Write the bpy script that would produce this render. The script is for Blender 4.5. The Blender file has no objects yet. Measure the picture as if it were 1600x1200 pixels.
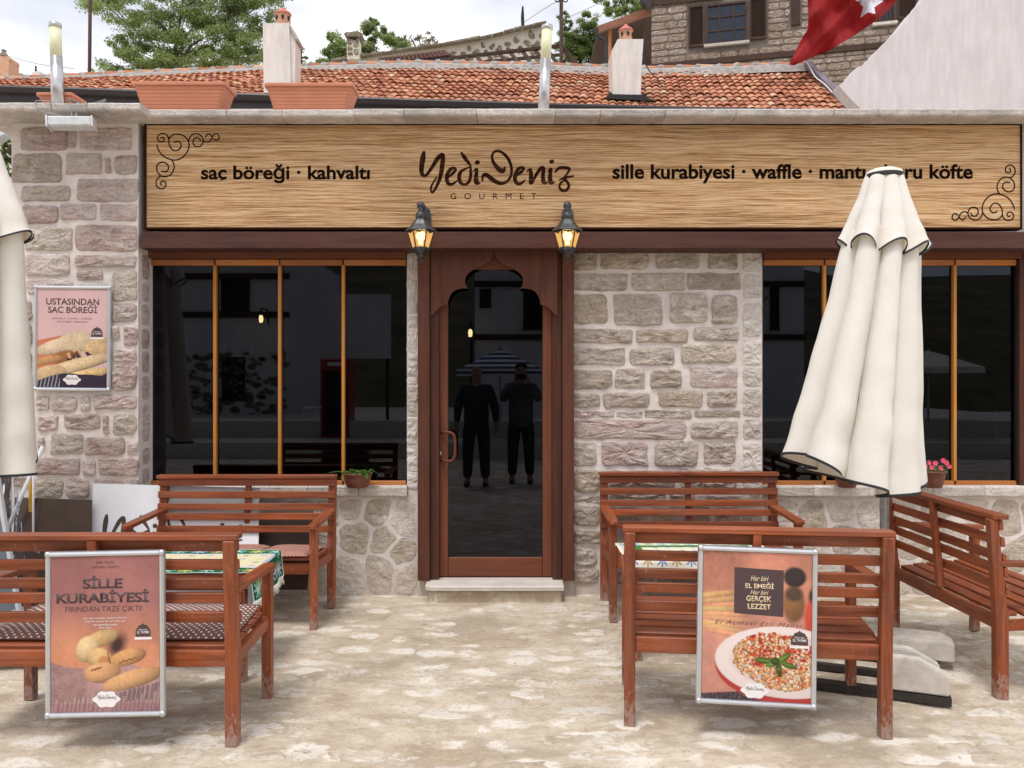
import bpy, bmesh, math, random
import numpy as np
from mathutils import Vector, Matrix, noise
R = math.radians
rnd = random.Random(7)
SC = bpy.context.scene
COL = SC.collection
# ------------------------------------------------------------------ camera, sky, sun, exposure
F, CZ, HY = 1305.0, 1.52, 590.0
cam = bpy.data.cameras.new('camera'); camo = bpy.data.objects.new('camera', cam); COL.objects.link(camo)
camo.location = (0, 0, CZ); camo.rotation_euler = (R(90), 0, 0)
cam.sensor_width = 36; cam.lens = 36*F/1600; cam.shift_y = -10/1600
cam.clip_start = .02; cam.clip_end = 900
SC.camera = camo
SUN_EL, SUN_AZ = R(66), R(200)          # azimuth of the sun measured from +Y clockwise
w = bpy.data.worlds.new('World'); SC.world = w; w.use_nodes = True
nt = w.node_tree; nt.nodes.clear()
wo = nt.nodes.new('ShaderNodeOutputWorld'); bg = nt.nodes.new('ShaderNodeBackground')
sky = nt.nodes.new('ShaderNodeTexSky'); sky.sky_type = 'NISHITA'; sky.sun_disc = False
sky.sun_elevation = SUN_EL; sky.sun_rotation = SUN_AZ; sky.air_density = 1.0; sky.dust_density = 2.0
tc = nt.nodes.new('ShaderNodeTexCoord'); mp = nt.nodes.new('ShaderNodeMapping'); mp.inputs['Scale'].default_value = (1.6, 1.6, 4.0)
ns = nt.nodes.new('ShaderNodeTexNoise'); ns.inputs['Scale'].default_value = 2.0; ns.inputs['Detail'].default_value = 6
cr = nt.nodes.new('ShaderNodeValToRGB'); cr.color_ramp.elements[0].position = .3; cr.color_ramp.elements[0].color = (.34, .34, .34, 1)
cr.color_ramp.elements[1].position = .62; cr.color_ramp.elements[1].color = (1, 1, 1, 1)
mx = nt.nodes.new('ShaderNodeMix'); mx.data_type = 'RGBA'; mx.inputs[7].default_value = (10.3, 10.15, 10.35, 1)
nt.links.new(tc.outputs['Generated'], mp.inputs[0]); nt.links.new(mp.outputs[0], ns.inputs['Vector'])
nt.links.new(ns.outputs['Fac'], cr.inputs[0]); nt.links.new(cr.outputs[0], mx.inputs[0])
nt.links.new(sky.outputs[0], mx.inputs[6]); nt.links.new(mx.outputs[2], bg.inputs[0])
bg.inputs[1].default_value = .1
nt.links.new(bg.outputs[0], wo.inputs[0])
sl = bpy.data.lights.new('sun', 'SUN'); sl.energy = 1.5; sl.angle = R(16); sl.color = (1, .945, .90)
so = bpy.data.objects.new('sun', sl); COL.objects.link(so)
sd = Vector((math.sin(SUN_AZ)*math.cos(SUN_EL), math.cos(SUN_AZ)*math.cos(SUN_EL), math.sin(SUN_EL)))
so.rotation_euler = sd.to_track_quat('Z', 'Y').to_euler(); so.location = (0, -10, 30)
SC.view_settings.view_transform = 'Standard'; SC.view_settings.look = 'None'
SC.view_settings.exposure = .43; SC.view_settings.gamma = 1; SC.view_settings.use_curve_mapping = False

# ------------------------------------------------------------------ helpers
def P(px, py, Y):
    return Vector(((px-800)/F*Y, Y, CZ+(HY-py)/F*Y))
def XZ(px, py, Y):
    v = P(px, py, Y); return v.x, v.z
def PP(px, py, A, B):
    """point where the view ray meets the vertical plane through A and B"""
    d = Vector(((px-800)/F, 1, (HY-py)/F)); o = Vector((0, 0, CZ))
    n = Vector((B.y-A.y, A.x-B.x, 0))
    t = n.dot(A-o)/n.dot(d)
    return o+d*t
def tag(o, label=None, cat=None, group=None, kind=None):
    if label: o['label'] = label
    if cat: o['category'] = cat
    if group: o['group'] = group
    if kind: o['kind'] = kind
    return o
def empty(name, loc, label=None, cat=None, group=None, rz=0):
    o = bpy.data.objects.new(name, None); COL.objects.link(o); o.location = loc; o.rotation_euler = (0, 0, rz)
    o.empty_display_size = .1
    return tag(o, label, cat, group)
def obj(name, bm, m=None, parent=None, smooth=False, org=None):
    """link a bmesh as one object; org = world origin of the parent when the mesh is in world space"""
    if isinstance(bm, bmesh.types.BMesh):
        me = bpy.data.meshes.new(name)
        if org is not None: bmesh.ops.translate(bm, verts=bm.verts, vec=-Vector(org))
        bm.to_mesh(me); bm.free()
    else: me = bm
    if smooth:
        me.shade_smooth()
    if m: 
        me.materials.clear(); me.materials.append(m)
    o = bpy.data.objects.new(name, me); COL.objects.link(o)
    if parent: o.parent = parent
    return o
def copy_tree(o, parent=None, **kw):
    c = o.copy(); COL.objects.link(c); c.parent = parent
    for ch in list(KIDS.get(o.name, [])) or [x for x in o.children]:
        copy_tree(ch, c)
    return c
KIDS = {}
def box(bm, c, s, bev=0, rot=None, seg=1):
    M = Matrix.Translation(c) @ (rot if rot else Matrix()) @ Matrix.Diagonal((s[0], s[1], s[2], 1))
    r = bmesh.ops.create_cube(bm, size=1, matrix=M)
    if bev:
        es = list({e for v in r['verts'] for e in v.link_edges})
        bmesh.ops.bevel(bm, geom=es, offset=bev, segments=seg, affect='EDGES', profile=.6)
def BX(x0, x1, y0, y1, z0, z1, bev=0):
    bm = bmesh.new(); box(bm, ((x0+x1)/2, (y0+y1)/2, (z0+z1)/2), (abs(x1-x0), abs(y1-y0), abs(z1-z0)), bev); return bm
def bxa(bm, x0, x1, y0, y1, z0, z1, bev=0):
    box(bm, ((x0+x1)/2, (y0+y1)/2, (z0+z1)/2), (abs(x1-x0), abs(y1-y0), abs(z1-z0)), bev)
def loft(bm, rings, cap0=True, cap1=True, closed=True):
    vs = [[bm.verts.new(p) for p in r] for r in rings]
    n = len(vs[0])
    for a, b in zip(vs, vs[1:]):
        for i in range(n if closed else n-1):
            j = (i+1) % n
            try: bm.faces.new((a[i], a[j], b[j], b[i]))
            except ValueError: pass
    if cap0 and closed: bm.faces.new(vs[0][::-1])
    if cap1 and closed: bm.faces.new(vs[-1])
    return vs
def tube(bm, pts, r, n=8, caps=True):
    pts = [Vector(p) for p in pts]
    rs = r if isinstance(r, (list, tuple)) else [r]*len(pts)
    rings = []; up = None
    for i, p in enumerate(pts):
        d = (pts[min(i+1, len(pts)-1)]-pts[max(i-1, 0)]).normalized()
        if up is None:
            up = d.orthogonal().normalized()
        else:
            up = (up-d*up.dot(d)).normalized()
        s = d.cross(up)
        rings.append([p+(up*math.cos(t)+s*math.sin(t))*rs[i] for t in [2*math.pi*k/n for k in range(n)]])
    loft(bm, rings, caps, caps)
def lathe(bm, prof, c=(0, 0, 0), n=24, cap0=True, cap1=True, sx=1, sy=1):
    rings = [[(c[0]+r*sx*math.cos(2*math.pi*k/n), c[1]+r*sy*math.sin(2*math.pi*k/n), c[2]+z) for k in range(n)] for r, z in prof]
    loft(bm, rings, cap0, cap1)
def prism(pts, d, bm=None):
    """extrude a planar polygon of 3-D points by vector d"""
    bm = bm or bmesh.new()
    a = [bm.verts.new(p) for p in pts]; b = [bm.verts.new(Vector(p)+Vector(d)) for p in pts]
    n = len(a)
    bm.faces.new(a); bm.faces.new(b[::-1])
    for i in range(n): bm.faces.new((a[i], b[i], b[(i+1) % n], a[(i+1) % n]))
    bmesh.ops.recalc_face_normals(bm, faces=bm.faces)
    return bm
def smoothpts(pts, k=6):
    """Catmull-Rom through tuples of any length"""
    out = []
    n = len(pts)
    for i in range(n-1):
        p0, p1, p2, p3 = pts[max(i-1, 0)], pts[i], pts[i+1], pts[min(i+2, n-1)]
        for s in range(k):
            t = s/k
            out.append(tuple(.5*((2*b)+(-a+c)*t+(2*a-5*b+4*c-d)*t*t+(-a+3*b-3*c+d)*t**3) for a, b, c, d in zip(p0, p1, p2, p3)))
    out.append(tuple(pts[-1])); return out
def nz(x, y, z=0, s=1): return noise.noise(Vector((x*s, y*s, z*s)))

# ------------------------------------------------------------------ materials
class NB:
    def __init__(s, name):
        s.m = bpy.data.materials.new(name); s.m.use_nodes = True; s.t = s.m.node_tree
        s.b = s.t.nodes['Principled BSDF']; s.out = s.t.nodes['Material Output']
    def n(s, typ, **kw):
        x = s.t.nodes.new('ShaderNode'+typ)
        for k, v in kw.items(): setattr(x, k, v)
        return x
    def L(s, a, b): s.t.links.new(a, b)
    def put(s, sock, v):
        if isinstance(v, bpy.types.NodeSocket): s.L(v, sock)
        elif v is not None:
            if isinstance(v, (tuple, list)) and len(v) == 3 and sock.type == 'RGBA': v = (*v, 1)
            sock.default_value = v
    def coord(s, kind='Object', scale=(1, 1, 1), rand=False, rot=None):
        if kind == 'World': o = s.n('NewGeometry').outputs['Position']
        else: o = s.n('TexCoord').outputs[kind]
        if rand:
            r = s.n('ObjectInfo').outputs['Random']
            a = s.n('VectorMath', operation='ADD'); m = s.n('Math', operation='MULTIPLY'); s.L(r, m.inputs[0]); m.inputs[1].default_value = 37
            s.L(o, a.inputs[0]); s.L(m.outputs[0], a.inputs[1]); o = a.outputs[0]
        mp = s.n('Mapping'); s.L(o, mp.inputs[0]); mp.inputs['Scale'].default_value = scale
        if rot: mp.inputs['Rotation'].default_value = rot
        return mp.outputs[0]
    def noise(s, vec, scale, det=4, rough=.55, dist=0):
        x = s.n('TexNoise'); s.L(vec, x.inputs['Vector']); x.inputs['Scale'].default_value = scale; x.inputs['Detail'].default_value = det
        x.inputs['Roughness'].default_value = rough; x.inputs['Distortion'].default_value = dist
        return x.outputs['Fac']
    def vor(s, vec, scale, feat='F1', out='Distance', rnd=1):
        x = s.n('TexVoronoi', feature=feat); s.L(vec, x.inputs['Vector']); x.inputs['Scale'].default_value = scale; x.inputs['Randomness'].default_value = rnd
        return x.outputs[out]
    def ramp(s, f, stops, interp='LINEAR'):
        x = s.n('ValToRGB'); r = x.color_ramp; r.interpolation = interp
        while len(r.elements) < len(stops): r.elements.new(.5)
        for e, (p, c) in zip(r.elements, stops):
            e.position = p; e.color = (*c, 1) if isinstance(c, (tuple, list)) else (c, c, c, 1)
        s.L(f, x.inputs[0]); return x.outputs[0]
    def mix(s, f, a, b, mode='MIX'):
        x = s.n('Mix', data_type='RGBA', blend_type=mode); s.put(x.inputs[0], f); s.put(x.inputs[6], a); s.put(x.inputs[7], b); return x.outputs[2]
    def math(s, op, a, b=None, c=None):
        x = s.n('Math', operation=op); s.put(x.inputs[0], a)
        if b is not None: s.put(x.inputs[1], b)
        if c is not None: s.put(x.inputs[2], c)
        return x.outputs[0]
    def rand(s): return s.n('ObjectInfo').outputs['Random']
    def island(s):
        return s.math('FRACT', s.math('ADD', s.n('NewGeometry').outputs['Random Per Island'], s.rand()))
    def sep(s, v, i):
        x = s.n('SeparateXYZ'); s.L(v, x.inputs[0]); return x.outputs[i]
    def hsv(s, c, h=.5, sa=1, v=1):
        x = s.n('HueSaturation'); s.put(x.inputs['Color'], c); s.put(x.inputs['Hue'], h); s.put(x.inputs['Saturation'], sa); s.put(x.inputs['Value'], v); return x.outputs[0]
    def bump(s, h, st=.5, d=.01, nrm=None):
        x = s.n('Bump'); x.inputs['Strength'].default_value = st; x.inputs['Distance'].default_value = d; s.L(h, x.inputs['Height'])
        if nrm: s.L(nrm, x.inputs['Normal'])
        return x.outputs[0]
    def fin(s, col=None, rough=.8, bump=None, metal=0, spec=.5, **kw):
        s.put(s.b.inputs['Base Color'], col); s.put(s.b.inputs['Roughness'], rough); s.b.inputs['Metallic'].default_value = metal
        s.b.inputs['Specular IOR Level'].default_value = spec
        if bump: s.L(bump, s.b.inputs['Normal'])
        for k, v in kw.items(): s.put(s.b.inputs[k.replace('_', ' ')], v)
        return s.m
M = {}
def plain(name, col, rough=.7, metal=0, var=.12, scale=20, spec=.5, bump=.15):
    b = NB(name); v = b.coord('Object', rand=True); n = b.noise(v, scale, 5)
    c = b.mix(b.ramp(n, [(.3, 0), (.7, 1)]), tuple(x*(1-var) for x in col), tuple(min(1, x*(1+var)) for x in col))
    M[name] = b.fin(c, rough, b.bump(n, bump, .004), metal, spec); return M[name]
def stone_mat(name, c1, c2, c3, ledge=1.0):
    b = NB(name); v = b.coord('World'); vs = b.coord('World', (1, 1, 2.6))
    n1 = b.noise(vs, 9, 7, .65); n2 = b.noise(v, 55, 5, .7); n3 = b.noise(vs, 3.5, 3)
    c = b.mix(b.ramp(n1, [(.36, 0), (.6, 1)]), c1, c2)
    c = b.mix(b.ramp(n3, [(.45, 0), (.62, 1)]), c, c3)
    c = b.mix(b.math('MULTIPLY', b.ramp(n2, [(.48, 0), (.66, 1)]), .5), c, tuple(x*.52 for x in c1))
    c = b.mix(b.ramp(b.noise(v, 11, 7, .72), [(.53, 0), (.66, .8)]), c, (.70, .64, .60))
    r = b.math('MULTIPLY_ADD', b.rand(), .30, .88)
    c = b.hsv(c, .5, b.math('MULTIPLY_ADD', b.rand(), -.3, 1.1), r)
    led = b.noise(b.coord('World', (1, 1, 3.6)), 15, 8, .72, .9)
    c = b.mix(b.ramp(led, [(.55, 0), (.66, .5*ledge)]), c, tuple(x*.74 for x in c1))
    h = b.math('ADD', b.math('MULTIPLY', n1, 1.2), b.math('ADD', b.math('MULTIPLY', n2, .55), b.math('MULTIPLY', led, 1.5*ledge)))
    M[name] = b.fin(c, .92, b.bump(h, .85, .016), 0, .2)
stone_mat('stone_pink', (.46, .345, .315), (.68, .54, .50), (.62, .54, .50))
stone_mat('stone_grey', (.38, .31, .26), (.66, .57, .49), (.54, .46, .395))
stone_mat('stone_beige', (.41, .335, .25), (.66, .565, .455), (.55, .47, .375))
stone_mat('stone_rubble', (.52, .455, .38), (.66, .59, .51), (.58, .50, .415), .25)
stone_mat('stone_cut', (.56, .51, .46), (.72, .67, .62), (.62, .56, .50), .2)
stone_mat('stone_house', (.29, .215, .17), (.44, .335, .265), (.35, .275, .215))
stone_mat('stone_ruin', (.20, .17, .13), (.33, .28, .21), (.26, .22, .17))
stone_mat('stone_coping', (.50, .455, .43), (.62, .58, .55), (.44, .41, .385), .1)
def mortar(name, c1, c2, sc=1):
    b = NB(name); v = b.coord('World'); n = b.noise(v, 14*sc, 6, .6); n2 = b.noise(v, 80*sc, 4, .7); n3 = b.noise(v, 2.2*sc, 3)
    c = b.mix(b.ramp(n, [(.35, 0), (.65, 1)]), c1, c2)
    c = b.mix(b.ramp(n3, [(.5, 0), (.7, .4)]), c, tuple(x*.8 for x in c1))
    if name == 'mortar':        # damp, earthy stains near the pavement
        z = b.sep(v, 2); f = b.math('MULTIPLY', b.ramp(b.math('ADD', z, b.math('MULTIPLY', n3, .5)), [(.2, 1), (.6, 0)]), .6)
        c = b.mix(f, c, (.42, .34, .26))
    M[name] = b.fin(c, .95, b.bump(b.math('ADD', n, b.math('MULTIPLY', n2, .3)), .7, .012), 0, .2)
mortar('mortar', (.68, .62, .585), (.79, .735, .70))
mortar('mortar_dark', (.16, .135, .115), (.24, .205, .175))
mortar('mortar_ruin', (.66, .60, .51), (.78, .73, .64))
def plaster(name, c1, c2, streak=.5):
    b = NB(name); v = b.coord('World', (3, 3, .5)); n = b.noise(v, 3, 6, .6); v2 = b.coord('World'); n2 = b.noise(v2, 1.1, 4); n3 = b.noise(v2, 30, 4)
    c = b.mix(b.ramp(n, [(.35, 0), (.68, 1)]), c1, c2); c = b.mix(b.math('MULTIPLY', b.ramp(n2, [(.45, 0), (.7, 1)]), streak), c, tuple(x*.78 for x in c1))
    M[name] = b.fin(c, .92, b.bump(n3, .5, .012), 0, .2)
plaster('plaster_pink', (.62, .57, .59), (.71, .67, .69), .30)
plaster('plaster_white', (.66, .61, .575), (.80, .755, .725), .35)
plaster('plaster_house', (.60, .61, .62), (.72, .73, .74), .3)
def wood(name, c1, c2, axis, rough=.45, grain=34, worn=0, coat=.0, spec=.5, kind='Object'):
    sc = [grain]*3; sc[axis] = 2.2
    b = NB(name); v = b.coord(kind, tuple(sc), rand=(kind == 'Object')); n = b.noise(v, 1, 7, .62, .6)
    n2 = b.noise(b.coord(kind, rand=(kind == 'Object')), 4, 3)
    c = b.mix(b.ramp(n, [(.32, 0), (.66, 1)]), c1, c2)
    c = b.hsv(c, .5, b.math('MULTIPLY_ADD', n2, .3, .85), b.math('ADD', b.math('MULTIPLY', n2, .35), b.math('MULTIPLY_ADD', b.rand(), .40, .62)))
    ro = rough
    if worn:
        ov = b.coord('Object'); z = b.sep(ov, 2); wn = b.noise(b.coord('Object', (1, 1, .5), rand=True), 55, 6, .75)
        f = b.math('MULTIPLY', b.ramp(z, [(0, 1), (.20, 0)]), 1)
        f = b.ramp(b.math('ADD', wn, b.math('MULTIPLY', f, .24)), [(.60, 0), (.72, .75)])
        c = b.mix(f, c, (.36, .27, .23)); 
        w2 = b.ramp(b.noise(v, .6, 5, .8), [(.66, 0), (.74, .35)]); c = b.mix(w2, c, (.50, .30, .20))
        ro = b.math('MULTIPLY_ADD', n, .3, rough-.1)
    M[name] = b.fin(c, ro, b.bump(n, .35, .003), 0, spec, Coat_Weight=coat, Coat_Roughness=.25)
for i, a in enumerate('xyz'):
    wood('bench_wood_'+a, (.145, .034, .012), (.33, .092, .036), i, .45, 34, 1, .06, .35)
    wood('frame_wood_'+a, (.072, .024, .014), (.115, .042, .026), i, .55, 26, spec=.25)
    wood('door_wood_'+a, (.115, .035, .016), (.165, .054, .027), i, .5, 26, spec=.3)
    wood('dark_timber_'+a, (.045, .026, .018), (.085, .05, .036), i, .7, 26, spec=.25)
wood('beam_wood', (.075, .030, .024), (.115, .050, .040), 0, .6, 20, spec=.22)
wood('window_wood_x', (.38, .135, .035), (.48, .19, .06), 0, .45, 20, spec=.3)
wood('window_wood_z', (.46, .185, .035), (.56, .245, .06), 2, .45, 20, spec=.3)
wood('barge_wood', (.24, .09, .05), (.34, .14, .08), 0, .6, 12)
wood('post_wood', (.50, .18, .07), (.62, .25, .10), 2, .6, 12)
def sign_wood():
    b = NB('sign_wood'); v = b.coord('World', (.8, 1, 105)); warp = b.noise(b.coord('World', (.9, 1, 3.2)), 1.3, 3, .5)
    vv = b.n('VectorMath', operation='ADD'); cmb = b.n('CombineXYZ'); b.L(b.math('MULTIPLY', warp, 10), cmb.inputs[2]); b.L(v, vv.inputs[0]); b.L(cmb.outputs[0], vv.inputs[1])
    n = b.noise(vv.outputs[0], 1.0, 8, .68); v2 = b.coord('World', (3.5, 1, 230)); n2 = b.noise(v2, 1, 4, .75)
    big = b.noise(b.coord('World', (.5, 1, 1.2)), 1.5, 2)
    c = b.ramp(n, [(.32, (.30, .15, .065)), (.42, (.48, .275, .135)), (.51, (.64, .40, .215)), (.64, (.80, .565, .35))])
    c = b.mix(b.ramp(n2, [(.36, .9), (.46, 0)]), c, (.15, .068, .028))
    c = b.mix(b.ramp(n2, [(.52, 0), (.62, .85)]), c, (.86, .68, .45))
    c = b.hsv(c, .5, 1.05, b.math('MULTIPLY_ADD', big, .7, .58))
    M['sign_wood'] = b.fin(c, .75, b.bump(b.math('ADD', n, b.math('MULTIPLY', n2, .9)), .8, .007), 0, .15)
sign_wood()
plain('sign_edge', (.028, .009, .005), .8, spec=.05); plain('engraving', (.012, .006, .004), .9, var=.3, scale=60, spec=.02)
b_ = NB('engraved_logo'); n_ = b_.noise(b_.coord('World', (6, 1, 150)), 1, 4, .7); b_.fin(b_.ramp(n_, [(.35, (.012, .005, .003)), (.55, (.04, .015, .008)), (.7, (.13, .06, .03))]), .9, None, 0, .03); M['engraved_logo'] = b_.m
plain('aluminium', (.62, .65, .69), .32, .75, .05); plain('steel', (.55, .55, .55), .28, .9, .12, 30)
plain('galvanised', (.40, .43, .45), .45, .6, .2, 25); plain('black_metal', (.02, .02, .022), .5, .3); plain('rusty_black', (.035, .028, .025), .7, .2, .4)
plain('gutter_metal', (.035, .028, .032), .45, .2); plain('grey_flashing', (.20, .18, .22), .55, .2, .2, 6)
plain('lamp_metal', (.06, .065, .07), .42, .5, .4, 40); plain('light_plastic', (.62, .66, .68), .4); plain('white_paint', (.74, .76, .80), .45, var=.05, scale=6)
plain('terracotta_plastic', (.55, .215, .125), .6, var=.08, scale=8); plain('pot_plastic', (.16, .05, .032), .5, var=.15); plain('pot_clay', (.62, .36, .24), .8, var=.2, scale=9)
plain('pot_red', (.58, .16, .13), .6, var=.2, scale=9)
plain('soil', (.05, .035, .025), .95, var=.5, scale=60, bump=.8); plain('light_diffuser', (.74, .76, .50), .35, var=.03)
plain('brown_board', (.062, .034, .022), .5, var=.2, scale=5); plain('grey_blue_board', (.17, .20, .25), .4, var=.1, scale=4); plain('yellow_paint', (.65, .38, .04), .5)
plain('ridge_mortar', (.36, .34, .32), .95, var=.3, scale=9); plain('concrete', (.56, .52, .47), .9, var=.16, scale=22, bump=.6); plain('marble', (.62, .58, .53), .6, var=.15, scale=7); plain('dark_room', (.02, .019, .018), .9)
plain('trim_black', (.025, .025, .028), .7); plain('cable', (.30, .30, .30), .6); plain('pink_petal', (.75, .08, .16), .6, var=.3, scale=80)
plain('skin', (.38, .22, .16), .6); plain('dark_cloth', (.04, .043, .055), .9, var=.3); plain('grey_cloth', (.11, .11, .12), .9, var=.3); plain('dark_hair', (.012, .01, .008), .7)
plain('fringe', (.74, .72, .66), .9, var=.1, scale=90); plain('poster_ink', (.075, .045, .05), .5, var=.05); plain('cream_ink', (.80, .66, .42), .5, var=.05); plain('white_ink', (.82, .80, .80), .5, var=.03)
plain('red_paint', (.35, .03, .025), .4); plain('tar', (.02, .02, .022), .8, var=.4); plain('cream_cloth_far', (.70, .66, .58), .9)
def fabric():
    b = NB('canvas'); v = b.coord('Object'); n = b.noise(v, 5, 5, .6); n2 = b.noise(v, 260, 3, .6); n3 = b.noise(b.coord('Object', (6, 6, 1.5)), 2.5, 4)
    c = b.mix(b.ramp(n, [(.35, 0), (.7, 1)]), (.90, .875, .815), (.93, .91, .86)); c = b.mix(b.ramp(n3, [(.56, 0), (.75, .15)]), c, (.80, .74, .64))
    sp = b.ramp(b.noise(b.coord('Object', (3, 3, 1)), 21, 2, .5), [(.77, 0), (.80, .4)]); c = b.mix(sp, c, (.35, .33, .32))
    n6 = b.noise(b.coord('Object', (1, 1, .35), rot=(0, .3, 0)), 9, 6, .6, .8); b.fin(c, .85, b.bump(b.math('ADD', b.math('MULTIPLY', n, 2.0), b.math('ADD', b.math('MULTIPLY', n6, .45), b.math('MULTIPLY', n2, .12))), .30, .014), 0, .2)
    tr = b.n('BsdfTranslucent'); tr.inputs[0].default_value = (.78, .70, .52, 1); ms = b.n('MixShader'); ms.inputs[0].default_value = .22
    b.L(b.b.outputs[0], ms.inputs[1]); b.L(tr.outputs[0], ms.inputs[2]); b.L(ms.outputs[0], b.out.inputs[0]); M['canvas'] = b.m
fabric()
def glass(name, tint, ior, rough=0.0):
    b = NB(name); tr = b.n('BsdfTransparent'); tr.inputs[0].default_value = (*tint, 1); gl = b.n('BsdfGlossy'); gl.inputs['Roughness'].default_value = rough
    fr = b.n('Fresnel'); fr.inputs['IOR'].default_value = ior; ms = b.n('MixShader'); b.L(fr.outputs[0], ms.inputs[0]); b.L(tr.outputs[0], ms.inputs[1]); b.L(gl.outputs[0], ms.inputs[2])
    gl.inputs[0].default_value = (.74, .79, .92, 1)
    b.L(ms.outputs[0], b.out.inputs[0]); M[name] = b.m
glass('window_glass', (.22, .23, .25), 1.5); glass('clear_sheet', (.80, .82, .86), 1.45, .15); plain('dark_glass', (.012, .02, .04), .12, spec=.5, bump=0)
def leafm(name, c1, c2, c3):
    b = NB(name); r = b.n('NewGeometry').outputs['Random Per Island']; v = b.coord('World'); n = b.noise(v, .9, 3)
    c = b.ramp(r, [(0, c1), (.5, c2), (1, c3)]); c = b.hsv(c, .5, 1, b.math('MULTIPLY_ADD', n, .9, .5)); b.fin(c, .6, None, 0, .25)
    tr = b.n('BsdfTranslucent'); b.L(b.hsv(c, .49, 1.1, 1.3), tr.inputs[0]); ms = b.n('MixShader'); ms.inputs[0].default_value = .45
    b.L(b.b.outputs[0], ms.inputs[1]); b.L(tr.outputs[0], ms.inputs[2]); b.L(ms.outputs[0], b.out.inputs[0]); M[name] = b.m
leafm('leaf_tree', (.17, .23, .08), (.26, .34, .13), (.38, .46, .22)); leafm('leaf_dark', (.14, .20, .06), (.22, .30, .10), (.32, .39, .16))
leafm('leaf_pot', (.05, .13, .03), (.10, .22, .05), (.30, .32, .08)); leafm('leaf_pale', (.12, .12, .05), (.18, .18, .08), (.24, .2, .12))
plain('bark', (.09, .07, .055), .9, var=.3, scale=12, bump=.8)
def emis(name, col, st):
    b = NB(name); e = b.n('Emission'); e.inputs[0].default_value = (*col, 1); e.inputs[1].default_value = st; b.L(e.outputs[0], b.out.inputs[0]); M[name] = b.m
emis('bulb', (1, .72, .32), 14); emis('far_bulb', (1, .70, .28), 26)
def lamp_pane():
    b = NB('amber_pane'); tr = b.n('BsdfTransparent'); tr.inputs[0].default_value = (1, .78, .42, 1); e = b.n('Emission'); e.inputs[0].default_value = (1, .55, .17, 1); e.inputs[1].default_value = .75
    ms = b.n('MixShader'); ms.inputs[0].default_value = .72; b.L(tr.outputs[0], ms.inputs[1]); b.L(e.outputs[0], ms.inputs[2]); b.L(ms.outputs[0], b.out.inputs[0]); M['amber_pane'] = b.m
lamp_pane()
def roof_mat():
    b = NB('roof_tile'); r = b.island(); v = b.coord('World'); n = b.noise(v, 9, 5, .7); n2 = b.noise(v, .8, 3)
    c = b.ramp(r, [(0, (.30, .115, .065)), (.3, (.43, .175, .10)), (.65, (.51, .225, .13)), (.93, (.58, .31, .19)), (1, (.62, .46, .31))])
    c = b.mix(b.ramp(n, [(.52, 0), (.72, .5)]), c, (.22, .11, .08)); c = b.mix(b.ramp(n2, [(.52, 0), (.66, .25)]), c, (.28, .15, .11))
    M['roof_tile'] = b.fin(c, .85, b.bump(n, .5, .01), 0, .25)
roof_mat()
def dots():
    b = NB('polka_fabric'); v = b.coord('Object', (1, 1, 1)); x = b.math('MULTIPLY', b.sep(v, 0), 31); y = b.math('MULTIPLY', b.sep(v, 1), 31)
    nn = b.noise(v, 30, 2); 
    a = b.math('SUBTRACT', b.math('FRACT', b.math('ADD', x, y)), .5); d = b.math('SUBTRACT', b.math('FRACT', b.math('SUBTRACT', x, y)), .5)
    rr = b.math('SQRT', b.math('ADD', b.math('MULTIPLY', a, a), b.math('MULTIPLY', d, d))); f = b.ramp(b.math('ADD', rr, b.math('MULTIPLY', b.math('SUBTRACT', nn, .5), .16)), [(.19, 1), (.24, 0)])
    M['polka_fabric'] = b.fin(b.mix(f, (.215, .115, .095), (.80, .75, .70)), .95, b.bump(b.noise(v, 200, 2), .3, .002), 0, .1)
    b = NB('check_fabric'); v = b.coord('Object'); x = b.math('MULTIPLY', b.sep(v, 0), 75); y = b.math('MULTIPLY', b.sep(v, 1), 75)
    c = b.n('TexChecker'); c.inputs['Scale'].default_value = 90; b.L(v, c.inputs[0]); c.inputs[1].default_value = (.28, .085, .065, 1); c.inputs[2].default_value = (.50, .33, .26, 1)
    M['check_fabric'] = b.fin(c.outputs[0], .95, None, 0, .1)
dots()
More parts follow.
